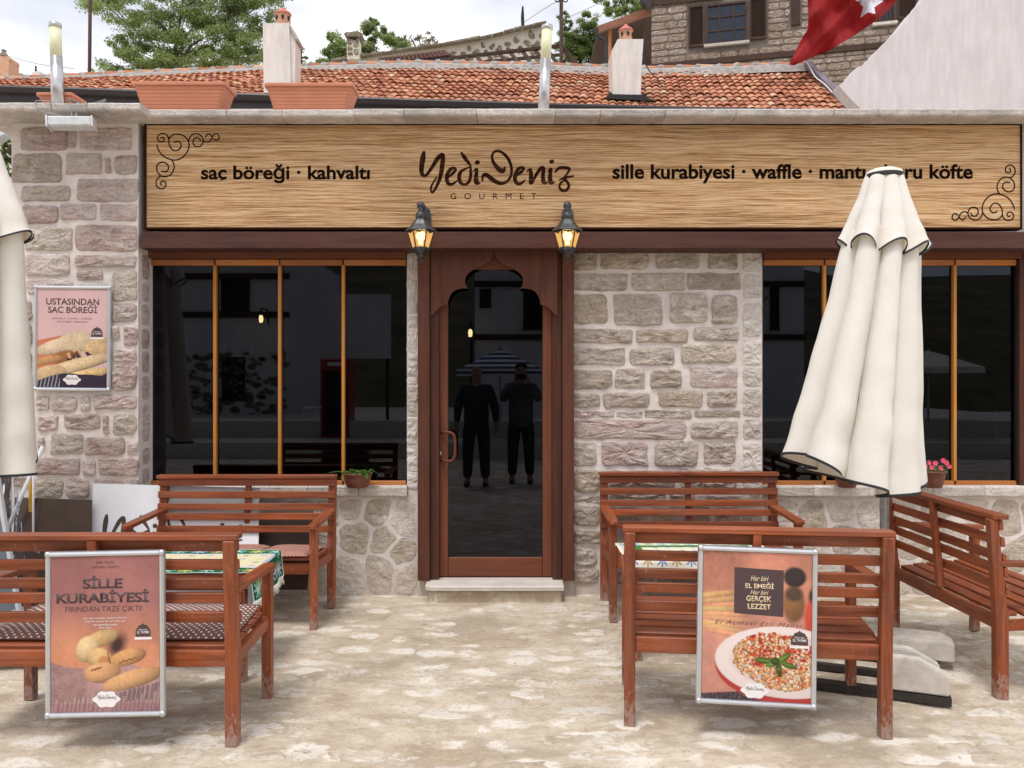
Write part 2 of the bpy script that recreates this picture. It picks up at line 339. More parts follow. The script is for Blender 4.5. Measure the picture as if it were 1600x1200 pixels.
def ground_mat(name, white):
    b = NB(name); v = b.coord('World'); va = b.coord('World', (1, 1.5, 1))
    n1 = b.noise(va, 1.15, 11, .74, .1); n2 = b.noise(va, 6.5, 7, .72, .1); n3 = b.noise(v, 42, 5, .75); n4 = b.noise(va, 5.2, 9, .75, .2)
    n5 = b.noise(v, 21, 8, .8); rag = b.math('MULTIPLY', b.math('SUBTRACT', n5, .5), .46)
    cell = b.n('TexVoronoi', feature='F1'); cell.inputs['Randomness'].default_value = .85; cell.inputs['Scale'].default_value = 6.2
    wv = b.n('VectorMath', operation='ADD'); wn = b.n('TexNoise'); wn.inputs['Scale'].default_value = 9; wn.inputs['Detail'].default_value = 5; b.L(v, wn.inputs['Vector'])
    ws = b.n('VectorMath', operation='SCALE'); b.L(wn.outputs['Color'], ws.inputs[0]); ws.inputs[3].default_value = .16; b.L(b.coord('World', (.72, 1.35, 1)), wv.inputs[0]); b.L(ws.outputs[0], wv.inputs[1]); b.L(wv.outputs[0], cell.inputs['Vector'])
    cc = b.sep(cell.outputs['Color'], 0); cd = cell.outputs['Distance']
    dirt = b.mix(b.ramp(n2, [(.3, 0), (.7, 1)]), (.44, .355, .25), (.60, .495, .37))
    dirt = b.mix(b.ramp(b.noise(v, .9, 3), [(.42, 0), (.62, .8)]), dirt, (.45, .385, .30))
    dirt = b.mix(b.math('MULTIPLY', b.ramp(cc, [(.55, 0), (.75, .22)]), b.ramp(cd, [(.42, 1), (.56, 0)])), dirt, (.40, .335, .25))
    pale = b.mix(b.ramp(n2, [(.35, 0), (.65, 1)]), (.63, .535, .41), (.76, .675, .55))
    if white:
        base = b.mix(b.ramp(n2, [(.35, 0), (.6, 1)]), (.66, .61, .54), (.84, .79, .70))
        base = b.mix(b.math('MULTIPLY', b.rand(), .8), base, (.52, .46, .385))
        c = b.mix(b.ramp(b.math('ADD', b.math('ADD', n4, rag), b.math('MULTIPLY', b.rand(), .10)), [(.50, 0), (.53, 1)]), base, b.mix(b.ramp(n1, [(.42, 0), (.54, 1)]), dirt, pale))
    else:
        c = b.mix(b.ramp(b.math('ADD', b.math('ADD', n1, rag), b.math('MULTIPLY', b.math('SUBTRACT', cc, .5), .13)), [(.41, 0), (.50, .75), (.60, 1)]), dirt, pale)
        stn = b.math('MULTIPLY', b.ramp(b.math('ADD', b.math('MULTIPLY', cc, .35), b.math('ADD', n4, rag)), [(.665, 0), (.70, 1)]), b.ramp(cd, [(.34, 1), (.50, 0)]))
        c = b.mix(b.math('MULTIPLY', stn, .85), c, (.88, .83, .75))
    c = b.mix(b.ramp(n5, [(.52, 0), (.66, .38)]), c, (.40, .32, .215)); c = b.mix(b.ramp(n5, [(.34, .4), (.46, 0)]), c, (.80, .74, .64))
    jn = b.math('MULTIPLY', b.ramp(cd, [(.50, 0), (.62, 1)]), b.ramp(n4, [(.44, 0), (.56, .28)])); c = b.mix(jn, c, (.36, .285, .19))
    c = b.mix(b.ramp(n3, [(.56, 0), (.70, .6)]), c, (.27, .215, .15))
    c = b.mix(b.ramp(n3, [(.28, .4), (.40, 0)]), c, (.72, .68, .62))
    h = b.math('SUBTRACT', b.math('ADD', b.math('MULTIPLY', n4, 1.2), b.math('ADD', n2, b.math('ADD', b.math('MULTIPLY', n5, .6), b.math('MULTIPLY', n3, .4)))), b.math('MULTIPLY', b.ramp(cd, [(.40, 0), (.62, 1)]), .22))
    M[name] = b.fin(c, .93, b.bump(h, .7, .022), 0, .2)
ground_mat('ground_dirt', False); ground_mat('paving', True)
# ------------------------------------------------------------------ the ground
YW = 5.83      # front plane of the cafe wall
YP = 5.63      # front plane of the left pier
def axis_vals(a, b, st, far):
    v = [a+i*st for i in range(int(round((b-a)/st))+1)]
    out = []; s = st*2; x = b
    while x < far: x += s; s *= 1.6; out.append(x)
    lo = []; s = st*2; x = a
    while x > -far: x -= s; s *= 1.6; lo.append(x)
    return lo[::-1]+v+out
gx = axis_vals(-3.4, 4.6, .05, 420); gy = axis_vals(1.6, 6.2, .045, 420)
def gz(x, y):
    if not (-3.6 < x < 4.8 and 1.4 < y < 6.3): return 0
    return .010*nz(x, y, 0, 1.3)+.006*nz(x, y, 3, 6)+.003*nz(x, y, 7, 19)
bm = bmesh.new()
gv = [[bm.verts.new((x, y, gz(x, y))) for x in gx] for y in gy]
for j in range(len(gy)-1):
    for i in range(len(gx)-1): bm.faces.new((gv[j][i], gv[j][i+1], gv[j+1][i+1], gv[j+1][i]))
ground = tag(obj('ground', bm, M['ground_dirt'], smooth=True), kind='structure')
# worn paving stones that show through the dirt
pv = empty('pavement', (0, 0, 0)); tag(pv, kind='structure')
def blob2(cx, cy, hx, hy, rot, n=16, p=5, jit=.10, seed=0):
    out = []
    for k in range(n):
        t = 2*math.pi*k/n; c, s = math.cos(t), math.sin(t)
        r = (abs(c)**p+abs(s)**p)**(-1/p)*(1+jit*nz(c*1.5+seed, s*1.5, seed*3.1)+.22*nz(c*6+seed, s*6, 2))
        x, y = c*r*hx, s*r*hy
        out.append((cx+x*math.cos(rot)-y*math.sin(rot), cy+x*math.sin(rot)+y*math.cos(rot)))
    return out
nst = 0
rows = []
y = 2.0
while y < 5.72:
    rows.append((y, rnd.uniform(.10, .17))); y += rows[-1][1]
for ri, (y, h) in enumerate(rows):
    x = -3.3+rnd.uniform(0, .2)
    while x < 4.2:
        wd = rnd.uniform(.12, .27)
        sx = x+wd/2; sy = y+h/2+.02*math.sin(sx*2+ri)+.06*sx*.3
        vis = nz(sx, sy, 5, .9)+nz(sx, sy, 9, 2.5)*.8+rnd.uniform(-.35, .35)
        px = 800+sx/sy*F
        if vis > .05 and nst < 290 and -60 < px < 1660 and sy < 5.6:
            bm = bmesh.new(); pts = blob2(sx, sy, wd/2*.95, h/2*.90, rnd.uniform(-.10, .10), 26, 3.6, .42, rnd.random()*50)
            top = rnd.uniform(.0005, .0035); cxp, cyp = sx, sy
            rings = []
            for f, dz in ((1.0, -.02), (1.0, top-.003), (.93, top), (.5, top+rnd.uniform(-.001, .002))):
                rings.append([(cxp+(a-cxp)*f, cyp+(b-cyp)*f, gz(cxp+(a-cxp)*f, cyp+(b-cyp)*f)+dz+.0012*nz(a*30, b*30)) for a, b in pts])
            loft(bm, rings, False, True)
            obj('paving_stone', bm, M['paving'], pv); nst += 1
        x += wd+.012
# ------------------------------------------------------------------ cafe building
cafe = empty('cafe_building', (0, YW, 0), 'single storey stone cafe with dark glazed windows and an arched wooden door', 'building')
CO = (0, YW, 0)
def wallface(x0, x1, z0, z1, y, depth, step=.05, amp=.005):
    """box whose front is a rough mortar sheet"""
    bm = bmesh.new(); nx = max(1, int((x1-x0)/step)); nzv = max(1, int((z1-z0)/step))
    g = []
    for j in range(nzv+1):
        row = []
        for i in range(nx+1):
            x = x0+(x1-x0)*i/nx; z = z0+(z1-z0)*j/nzv
            e = 0 if i in (0, nx) or j in (0, nzv) else 1
            row.append(bm.verts.new((x, y-e*amp*(nz(x, z, 1, 7)+.6*nz(x, z, 4, 18)), z)))
        g.append(row)
    for j in range(nzv):
        for i in range(nx): bm.faces.new((g[j][i], g[j][i+1], g[j+1][i+1], g[j+1][i]))
    bk = [bm.verts.new((a, y+depth, b)) for a, b in ((x0, z0), (x1, z0), (x1, z1), (x0, z1))]
    bm.faces.new(bk[::-1])
    ed = [[g[0][i] for i in range(nx+1)], [g[j][nx] for j in range(nzv+1)], [g[nzv][i] for i in range(nx, -1, -1)], [g[j][0] for j in range(nzv, -1, -1)]]
    for k, e in enumerate(ed): bm.faces.new([bk[k]]+[bk[(k+1) % 4]]+e[::-1]) if False else bm.faces.new(e[::-1]+[bk[k], bk[(k+1) % 4]])
    return bm
def wpx(x0, x1, y0, y1, Y, depth, name='wall', m='mortar', par=None, org=CO, **k):
    a = P(x0, y1, Y); b = P(x1, y0, Y)
    return obj(name, wallface(a.x, b.x, a.z, b.z, Y, depth, **k), M[m], par or cafe, org=org)
def zof(py, Y): return P(800, py, Y).z
def xof(px, Y): return P(px, 0, Y).x
w_pier = wpx(18, 216, 168, 945, YP, .5)
w_main = wpx(892, 1191, 385, 945, YW, .34)
w_jamb = wpx(636, 653, 385, 945, YW, .34)
w_sill_l = wpx(230, 636, 776, 945, YW, .34)
w_sill_r = wpx(1191, 1720, 776, 945, YW, .34)
w_end = wpx(1596, 1720, 385, 776, YW, .34)
w_top = wpx(217, 1720, 170, 385, YW, .34, step=.2)
for o_ in (w_main, w_jamb, w_sill_l, w_sill_r, w_end, w_top, w_pier): pass
SM = {'p': 'stone_pink', 'g': 'stone_grey', 'b': 'stone_beige', 'r': 'stone_rubble', 'c': 'stone_cut', 'h': 'stone_house', 'u': 'stone_ruin'}
def stone3(pts, cen, out, mname, wall, org, proud=.014, rough=.006, name='stone', inset=.93):
    """pts: outline of 3-D points on the wall plane, out: outward unit normal"""
    bm = bmesh.new(); sd = rnd.random()*90
    def rg(f, d, rr):
        L = []
        for p in pts:
            q = cen+(p-cen)*f; L.append(q+out*(d+rr*(nz(q.x*16+sd, q.z*30, q.y*16)+.5*nz(q.x*45, q.z*60+sd))))
        return L
    rings = [rg(1.0, -.02, 0), rg(1.0, proud*.5, rough*.3), rg(inset+.02, proud*.9, rough), rg(inset*.84, proud*1.15, rough*1.6), rg(inset*.6, proud*1.25, rough*2.2), rg(inset*.3, proud*1.3, rough*2.2)]
    loft(bm, rings, False, False)
    c = bm.verts.new(cen+out*(proud*1.3)); L = bm.verts[:] ; n = len(pts)
    last = [v for v in bm.verts if v is not c][-n:]
    for i in range(n): bm.faces.new((last[i], last[(i+1) % n], c))
    bmesh.ops.recalc_face_normals(bm, faces=bm.faces)
    return obj(name, bm, M[SM[mname]], wall, org=org, smooth=False)
def rect_outline(x0, x1, y0, y1, n=26, p=7, jit=.045):
    """pixel outline of a rough squared block, walked along its perimeter"""
    w_, h = x1-x0, y1-y0; r = min(w_, h)*rnd.uniform(.10, .26); sd = rnd.random()*60; out = []
    rr = [r*rnd.uniform(.5, 1.5) for _ in range(4)]; rr = [min(q, w_*.4, h*.4) for q in rr]
    cs = [(x1-rr[0], y1-rr[0], 0, rr[0]), (x0+rr[1], y1-rr[1], 90, rr[1]), (x0+rr[2], y0+rr[2], 180, rr[2]), (x1-rr[3], y0+rr[3], 270, rr[3])]
    path = []
    for cx, cy, a0, q in cs:
        for a in (0, 30, 60, 90): path.append((cx+q*math.cos(R(a0+a)), cy+q*math.sin(R(a0+a))))
    step = max(3.5, (w_+h)*2/34)
    for a, b_ in zip(path, path[1:]+path[:1]):
        d = math.hypot(b_[0]-a[0], b_[1]-a[1]); k = max(1, int(d/step))
        for q in range(k): out.append((a[0]+(b_[0]-a[0])*q/k, a[1]+(b_[1]-a[1])*q/k))
    sk = [rnd.uniform(-.03, .03) for _ in range(2)]; cx, cy = (x0+x1)/2, (y0+y1)/2; am = min(1, h/22)
    return [(x+(y-cy)*sk[0]*2+am*(1.5*nz(x*.08, y*.08, sd)+.9*nz(x*.3, y*.3, sd)), y+(x-cx)*sk[1]*.5+am*(1.7*nz(x*.06, y*.08, sd+9)+1.0*nz(x*.3, y*.3, sd+5))) for x, y in out]
def block(x0, x1, y0, y1, m, wall, Y=YW, org=CO, proud=None, **k):
    o = rect_outline(x0, x1, y0, y1)
    pts = [P(a, b, Y) for a, b in o]; cen = sum(pts, Vector())/len(pts)
    return stone3(pts, cen, Vector((0, -1, 0)), m, wall, org, proud if proud is not None else rnd.uniform(.010, .019), rnd.uniform(.004, .008), **k)
# --- coursed blocks of the wall right of the door, read off the photograph
main_courses = [
 [(894,932,392,422),(938,1013,393,421),(1025,1092,391,420),(1106,1152,392,420)],
 [(894,980,428,454),(987,1070,427,454),(1074,1157,427,453)],
 [(894,949,460,506),(959,1034,460,508),(1047,1104,458,504),(1112,1152,461,506)],
 [(894,988,514,536),(994,1075,515,535),(1084,1154,511,532)],
 [(894,976,543,570),(984,1053,544,570),(1064,1149,538,567)],
 [(894,956,578,608),(961,1007,576,607),(1016,1065,576,606),(1078,1152,573,605)],
 [(895,937,615,636),(942,1014,613,637),(1028,1097,611,636),(1105,1151,610,636)],
 [(895,960,641,652),(963,1004,643,652),(1007,1081,641,653),(1085,1156,641,652)],
 [(895,1072,656,686),(1079,1152,657,685)],
 [(895,931,692,727),(940,1012,690,727),(1023,1090,688,728),(1100,1149,690,724)],
 [(896,937,733,769),(945,1054,735,760),(1062,1150,731,762)],
 [(897,938,774,786),(945,1040,771,782),(1046,1085,772,783),(1090,1158,774,785)],
 [(897,936,790,822),(945,1010,792,822),(1018,1068,792,821),(1076,1110,790,820),(1117,1155,792,820)],
 [(897,938,828,849),(948,1015,827,849),(1022,1090,828,850),(1098,1155,827,848)],
 [(897,932,854,884),(940,1000,856,882),(1010,1074,855,884),(1082,1154,855,883)],
 [(897,935,889,910),(943,1020,888,912),(1028,1100,888,912),(1108,1156,889,912)]]
mc = 'ggggbggggbgggpbg'
k = 0
for ci, c in enumerate(main_courses):
    for b_ in c:
        block(*b_, rnd.choice('gggbbgp') if b_ != (895,1072,656,686) else 'p', w_main, proud=.006 if ci in (7, 11) else None)
for (a, b_) in ((391,424),(430,466),(473,524),(530,570),(574,603),(608,650),(655,686),(692,740),(745,790),(795,838),(844,880),(885,915)):
    block(1161, 1190, a, b_, 'c', w_main, proud=.006)
for (a, b_) in ((391,434),(438,489),(495,551),(556,600),(605,649),(655,694),(699,736),(741,764)):
    block(636.6, 652, a-2, b_+1, 'c', w_jamb, proud=.004)
pier = [(33,105,200,235),(108,119,204,232),(126,206,200,235),(20,97,240,285),(104,158,240,272),(165,173,247,270),(180,214,243,273),
 (35,110,291,314),(121,216,280,315),(36,91,321,349),(95,151,319,343),(157,214,319,344),(40,113,354,391),(118,215,352,392),(40,109,397,431),(118,213,399,417),
 (121,161,422,437),(176,214,421,469),(42,114,436,458),(176,214,473,502),(176,187,509,530),(194,215,511,540),(177,214,545,565),(177,214,570,610),
 (20,50,470,500),(20,50,506,540),(20,50,548,580),(20,52,586,612),(60,110,470,500),(60,170,508,545),(60,100,552,600),(110,170,552,600),
 (57,77,619,641),(82,121,621,642),(126,141,619,642),(147,213,617,639),(60,91,649,672),(101,157,647,671),(162,170,649,678),(177,214,646,679),
 (22,50,650,700),(60,70,683,699),(80,130,678,709),(133,196,683,710),(199,215,688,710),(55,125,715,742),(130,149,719,742),(155,216,715,743),
 (22,48,720,760),(54,98,747,777),(104,140,747,777),(148,216,748,775),(24,80,785,820),(88,150,785,822),(158,214,784,818),(24,100,828,860),(108,214,826,860),(24,120,868,905),(130,214,868,905)]
for b_ in pier: block(*b_, rnd.choice('pppgp'), w_pier, Y=YP)
# return face of the pier
xr = xof(216, YP)
for (a, b_) in ((398,436),(443,471),(476,508),(514,545),(549,582),(588,624),(630,690),(700,725),(732,757),(765,800)):
    z0, z1 = zof(b_, 5.73), zof(a, 5.73); y0, y1 = YP+.05, YW-.03
    pts = [Vector((xr, (y0+y1)/2+(y1-y0)/2*u, (z0+z1)/2+(z1-z0)/2*v)) for u, v in [(math.cos(t)*(abs(math.cos(t))**5+abs(math.sin(t))**5)**-.2, math.sin(t)*(abs(math.cos(t))**5+abs(math.sin(t))**5)**-.2) for t in [2*math.pi*q/18 for q in range(18)]]]
    stone3(pts, sum(pts, Vector())/18, Vector((1, 0, 0)), 'p', w_pier, CO, .005, .003)
# --- rubble below the sills: Voronoi cells around hand placed seeds
def clip(poly, m, n):
    out = []
    for i in range(len(poly)):
        a, b_ = poly[i], poly[(i+1) % len(poly)]
        da = (a[0]-m[0])*n[0]+(a[1]-m[1])*n[1]; db = (b_[0]-m[0])*n[0]+(b_[1]-m[1])*n[1]
        if da <= 0: out.append(a)
        if da*db < 0: t = da/(da-db); out.append((a[0]+(b_[0]-a[0])*t, a[1]+(b_[1]-a[1])*t))
    return out
def voronoi(seeds, x0, x1, y0, y1, gap):
    cells = []
    for i, s in enumerate(seeds):
        poly = [(x0, y0), (x1, y0), (x1, y1), (x0, y1)]
        for j, t in enumerate(seeds):
            if i == j: continue
            dx, dy = t[0]-s[0], t[1]-s[1]; d = math.hypot(dx, dy)
            if d > (x1-x0+y1-y0): continue
            m = ((s[0]+t[0])/2-dx/d*gap/2, (s[1]+t[1])/2-dy/d*gap/2); poly = clip(poly, m, (dx, dy))
            if len(poly) < 3: break
        if len(poly) >= 3: cells.append(poly)
    return cells
def rounded(poly, k=3, wob=1.5, samp=9):
    """subdivide then corner-cut a polygon"""
    for c1 in ((.16, .5, .84), (.25, .75)):
        q = []
        for i in range(len(poly)):
            a, b_ = poly[i], poly[(i+1) % len(poly)]
            for f in c1: q.append((a[0]*(1-f)+b_[0]*f, a[1]*(1-f)+b_[1]*f))
        poly = q
    s = rnd.random()*50
    return [(x+wob*nz(x*.06, y*.06, s), y+wob*nz(x*.06, y*.06, s+9)) for x, y in poly]
def rubble(seeds, x0, x1, y0, y1, gap, wall, Y=YW, m='r', proud=.008, rough=.004, plane=None, out=None, org=CO, wob=2, name='stone', A=None, B=None):
    for c in voronoi(seeds, x0, x1, y0, y1, gap):
        xs = [p[0] for p in c]; ys = [p[1] for p in c]
        if max(xs)-min(xs) < gap or max(ys)-min(ys) < gap*.8: continue
        r = rounded(c, wob=wob); pts = [PP(a, b_, A, B) if A else P(a, b_, Y) for a, b_ in r]
        cen = sum(pts, Vector())/len(pts)
        stone3(pts, cen, out or Vector((0, -1, 0)), m if len(m) == 1 else rnd.choice(m), wall, org, proud, rough, name=name)
rubble([(548,790),(588,798),(632,815),(556,838),(600,846),(546,893),(594,890),(625,862),(642,900),(510,800),(470,795),(500,845),(450,850),(490,900),(430,900),(400,820),(360,790),(350,850),(300,800),(290,860),(330,900),(260,800),(250,880),(380,895),(425,800)],
       237, 650, 781, 928, 6, w_sill_l, proud=.004, rough=.003, wob=5, m='rrrb')
rubble([(1225,790),(1268,805),(1317,796),(1358,806),(1322,840),(1225,845),(1270,858),(1375,850),(1410,800),(1425,850),(1463,795),(1480,840),(1520,790),(1570,810),(1540,850),(1590,870),(1620,800),(1660,850),(1230,900),(1290,905),(1340,890),(1395,900),(1450,895),(1505,900),(1560,910),(1620,905)],
       1196, 1690, 781, 928, 6, w_sill_r, m='rrrb', proud=.004, rough=.003, wob=5)
# --- coping slabs along the parapet
cop = empty('coping', (0, 0, 0)); cop.parent = cafe; cop.location = (0, 0, 0)
def slab(x0, x1, ya, yb, name='slab'):
    bm = bmesh.new(); z0, z1 = 3.233, 3.279; n = max(3, int((x1-x0)/.06)); jy = rnd.uniform(-.012, .012)
    rings = []
    for i in range(n+1):
        x = x0+(x1-x0)*i/n; f = ya+jy+.007*nz(x*9, 3)+.004*nz(x*30, 1); b0 = z0+.004*nz(x*14, 7)
        rings.append([(x, yb, z0), (x, yb, z1), (x, f+.008, z1), (x, f, z1-.008), (x, f+.002, b0+.008), (x, f+.012, b0-.002)])
    loft(bm, rings); bmesh.ops.recalc_face_normals(bm, faces=bm.faces)
    return obj(name, bm, M['stone_coping'], cop, org=CO)
xs = [xof(-70, 5.335), xof(78, 5.335), xof(135, 5.335), xof(218, 5.335)]
for a, b_ in zip(xs, xs[1:]): slab(a+.002, b_-.002, 5.335, YW+.3)
xs = [xof(p, 5.465) for p in (222, 353, 440, 553, 631, 745, 868, 938, 1040, 1150, 1303, 1372, 1490, 1610, 1740)]
for a, b_ in zip(xs, xs[1:]): slab(a+.002, b_-.002, 5.465, YW+.3)
# flat roof, back and side walls, dark interior
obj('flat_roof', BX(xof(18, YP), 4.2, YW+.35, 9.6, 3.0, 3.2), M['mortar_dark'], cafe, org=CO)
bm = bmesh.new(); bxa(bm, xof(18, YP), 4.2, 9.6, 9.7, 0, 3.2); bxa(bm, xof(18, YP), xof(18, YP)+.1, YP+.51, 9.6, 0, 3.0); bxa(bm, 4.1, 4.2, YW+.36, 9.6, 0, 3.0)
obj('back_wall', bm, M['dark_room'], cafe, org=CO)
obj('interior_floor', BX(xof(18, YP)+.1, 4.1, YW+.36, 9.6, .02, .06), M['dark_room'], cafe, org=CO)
# --- beam over the openings
a = P(220, 388, 5.60); b_ = P(1720, 362, 5.60)
bm = BX(a.x, b_.x, 5.60, YW-.002, a.z, b_.z, .004); obj('beam', bm, M['beam_wood'], cafe, org=CO)
# --- window sills
for (x0, x1, nn) in ((237, 636, 5), (1194, 1720, 6)):
    xx = [x0+(x1-x0)*i/nn+(rnd.uniform(-12, 12) if 0 < i < nn else 0) for i in range(nn+1)]
    for p, q in zip(xx, xx[1:]):
        Ys = 5.77; bm = bmesh.new(); A = xof(p, Ys)+.002; B = xof(q, Ys)-.002; zt = zof(759.5, Ys)+.0; zb = zof(777, Ys)
        rings = []; n = 8
        for i in range(n+1):
            x = A+(B-A)*i/n; f = Ys+.006*nz(x*12, 1)
            rings.append([(x, YW+.2, zb), (x, YW+.2, zt), (x, f+.01, zt), (x, f, zt-.01), (x, f+.003, zb+.012+.006*nz(x*10, 4)), (x, f+.02, zb)])
        loft(bm, rings); bmesh.ops.recalc_face_normals(bm, faces=bm.faces); obj('window_sill', bm, M['stone_cut'], cafe, org=CO)
# --- glazed windows
def window(x0, x1, muls, right_frame=False):
    Y = 5.845
    wd = empty('window', (0, 0, 0)); wd.parent = cafe
    A, B = xof(x0, Y), xof(x1, Y)
    zt, zb = zof(405, Y), zof(751, Y)
    obj('frame_head', BX(A, B, 5.78, 5.90, zt, zof(388, 5.8), .003), M['door_wood_x'], wd, org=CO)
    ed = [x0]+muls+[x1]
    for p, q in zip(ed, ed[1:]):
        a0, a1 = xof(p, Y)+.006, xof(q, Y)-.006
        obj('top_rail', BX(a0, a1, 5.825, 5.875, zof(415, Y), zt-.004, .003), M['window_wood_x'], wd, org=CO)
        obj('bottom_rail', BX(a0, a1, 5.825, 5.875, zof(759, Y), zb, .003), M['window_wood_x'], wd, org=CO)
        g0 = xof(p, 5.855)+(.011 if p != x0 else .004); g1 = xof(q, 5.855)-(.011 if q != x1 else .004)
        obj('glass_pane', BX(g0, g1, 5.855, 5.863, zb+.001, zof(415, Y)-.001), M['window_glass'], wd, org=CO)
    for p in muls:
        c = xof(p, Y)
        bm = bmesh.new(); bxa(bm, c-.0105, c+.0105, 5.822, 5.878, zb, zof(415, Y), .002)
        obj('mullion', bm, M['window_wood_z'], wd, org=CO)
        for za, zc in ((zof(415, Y)+.001, zt-.004), (zof(759, Y), zb-.001)): obj('hinge', BX(c-.0055, c+.0055, 5.83, 5.87, za, zc), M['black_metal'], wd, org=CO)
    for e0, e1 in ((A+.0005, A+.004), (B-.004, B-.0005)): obj('edge_strip', BX(e0, e1, 5.83, 5.87, zb, zt), M['black_metal'], wd, org=CO)
    if right_frame: obj('frame_post', BX(B+.001, xof(1596, Y), 5.80, 5.90, zb-.03, zof(388, 5.8), .003), M['frame_wood_z'], wd, org=CO)
    return wd
window(236, 636, [337, 438, 537]); window(1191, 1587, [1287, 1388, 1490], True)
# --- door with ogee arch panel
door = empty('door', (0, 0, 0)); door.parent = cafe
zb = zof(906, 5.76)
for (p, q, Y, m) in ((652.5, 671, 5.73, 'frame_wood_z'), (672, 686, 5.775, 'frame_wood_z'), (879, 897, 5.73, 'frame_wood_z'), (863, 878, 5.775, 'frame_wood_z')):
    obj('door_post', BX(xof(p, Y), xof(q, Y), Y, 5.93, zb, zof(388.5, 5.72), .004), M[m], door, org=CO)
half = [(772,391.5),(771.2,397),(769,402),(764,408.5),(755,414.5),(743,419.5),(734,425),(728,432),(726.5,440),(728,446),(731,450.5),(722,450.5),(712,453),(705,459),(701,467),(699.5,476),(690,478),(683,484),(679,489),(673,493.5)]
left = smoothpts(half[:9], 4)[:-1]+half[8:11]+smoothpts(half[11:16], 4)+smoothpts(half[16:], 3)
right = [(1544-x, y) for x, y in left[::-1]]
bm = bmesh.new(); Yh = 5.745
L3 = [(673, 389)]+[(673, 493.5)]+left[::-1]; R3 = [(1544-x, y) for x, y in L3]
for S in (L3, R3[::-1]):
    pts = [P(x, y, Yh) for x, y in S]; pts = [p for i, p in enumerate(pts) if (p-pts[i-1]).length > 1e-5]
    a_ = [bm.verts.new(p) for p in pts]; c_ = [bm.verts.new(p+Vector((0, .024, 0))) for p in pts]
    bm.faces.new(a_); bm.faces.new(c_[::-1]); n = len(a_)
    for i in range(n): bm.faces.new((a_[i], c_[i], c_[(i+1) % n], a_[(i+1) % n]))
bmesh.ops.recalc_face_normals(bm, faces=bm.faces); bmesh.ops.triangulate(bm, faces=bm.faces)
obj('arch_panel', bm, M['frame_wood_z'], door, org=CO)
lf = door
Y = 5.83
for (p, q) in ((686.5, 700), (848, 862.5)):
    obj('stile', BX(xof(p, Y), xof(q, Y), Y, Y+.045, zof(901, Y), zof(391, Y), .004), M['door_wood_z'], lf, org=CO)
obj('bottom_rail', BX(xof(700.3, Y), xof(847.7, Y), Y, Y+.045, zof(901, Y), zof(871, Y), .004), M['door_wood_x'], lf, org=CO)
obj('top_rail', BX(xof(700.3, Y), xof(847.7, Y), Y, Y+.045, zof(421, Y), zof(391, Y), .004), M['door_wood_x'], lf, org=CO)
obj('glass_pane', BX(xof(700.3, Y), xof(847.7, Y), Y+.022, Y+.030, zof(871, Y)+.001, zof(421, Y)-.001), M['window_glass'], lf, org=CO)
bm = bmesh.new(); hp = [(689, 675, 0), (697, 674.5, .055), (706, 675.5, .06), (711, 682, .06), (712, 697, .06), (711.5, 711, .06), (706, 718.5, .06), (697, 719, .055), (689, 718, 0)]
tube(bm, [Vector(P(x, y, Y-.001))-Vector((0, d, 0)) for x, y, d in smoothpts(hp, 4)], .0105, 10); bmesh.ops.recalc_face_normals(bm, faces=bm.faces)
obj('handle', bm, M['door_wood_z'], lf, True, org=CO)
bm = bmesh.new(); c = P(688.5, 709, Y-.004); lathe(bm, [(.006, -.012), (.007, 0), (.006, .012)], c, 10); obj('lock', bm, M['steel'], lf, True, org=CO)
# threshold step
bm = bmesh.new(); Ys = 5.60; A = xof(664, Ys); B = xof(881, Ys)
rings = []
for i in range(25):
    x = A+(B-A)*i/24; f = Ys+.006*nz(x*14, 2)+(.03 if i == 0 else 0)
    rings.append([(x, 5.788, .088), (x, 5.788, .12), (x, f+.006, .12), (x, f, .114), (x, f+.004, .088)])
loft(bm, rings); bmesh.ops.recalc_face_normals(bm, faces=bm.faces); obj('doorstep', bm, M['marble'], cafe, org=CO)
obj('threshold', BX(xof(653, 5.8), xof(896.5, 5.8), 5.79, 6.15, -.02, zb-.002), M['mortar'], cafe, org=CO)
bm = BX(A+.02, B-.01, Ys+.035, 5.789, -.02, .082, .01); obj('step_riser', bm, M['ground_dirt'], cafe, org=CO)
# cables that lie on the parapet
bm = bmesh.new()
for o1 in (0, 3, 6):
    tube(bm, [P(x, y-o1*.5, 5.36+.02*math.sin(x)) for x, y in smoothpts([(104, 158), (112, 159), (125, 164), (136, 165), (150, 163), (165, 158)], 5)], .0028, 6)
tube(bm, [P(x, y, 5.32 if y > 158 else 5.34) for x, y in smoothpts([(78, 158), (60, 157), (55, 160), (57, 168), (68, 175), (85, 178), (100, 183)], 5)], .003, 6)
cb = tag(obj('cable', bm, M['cable'], smooth=True), 'thin grey cables looped on the stone coping above the left pier', 'cable')
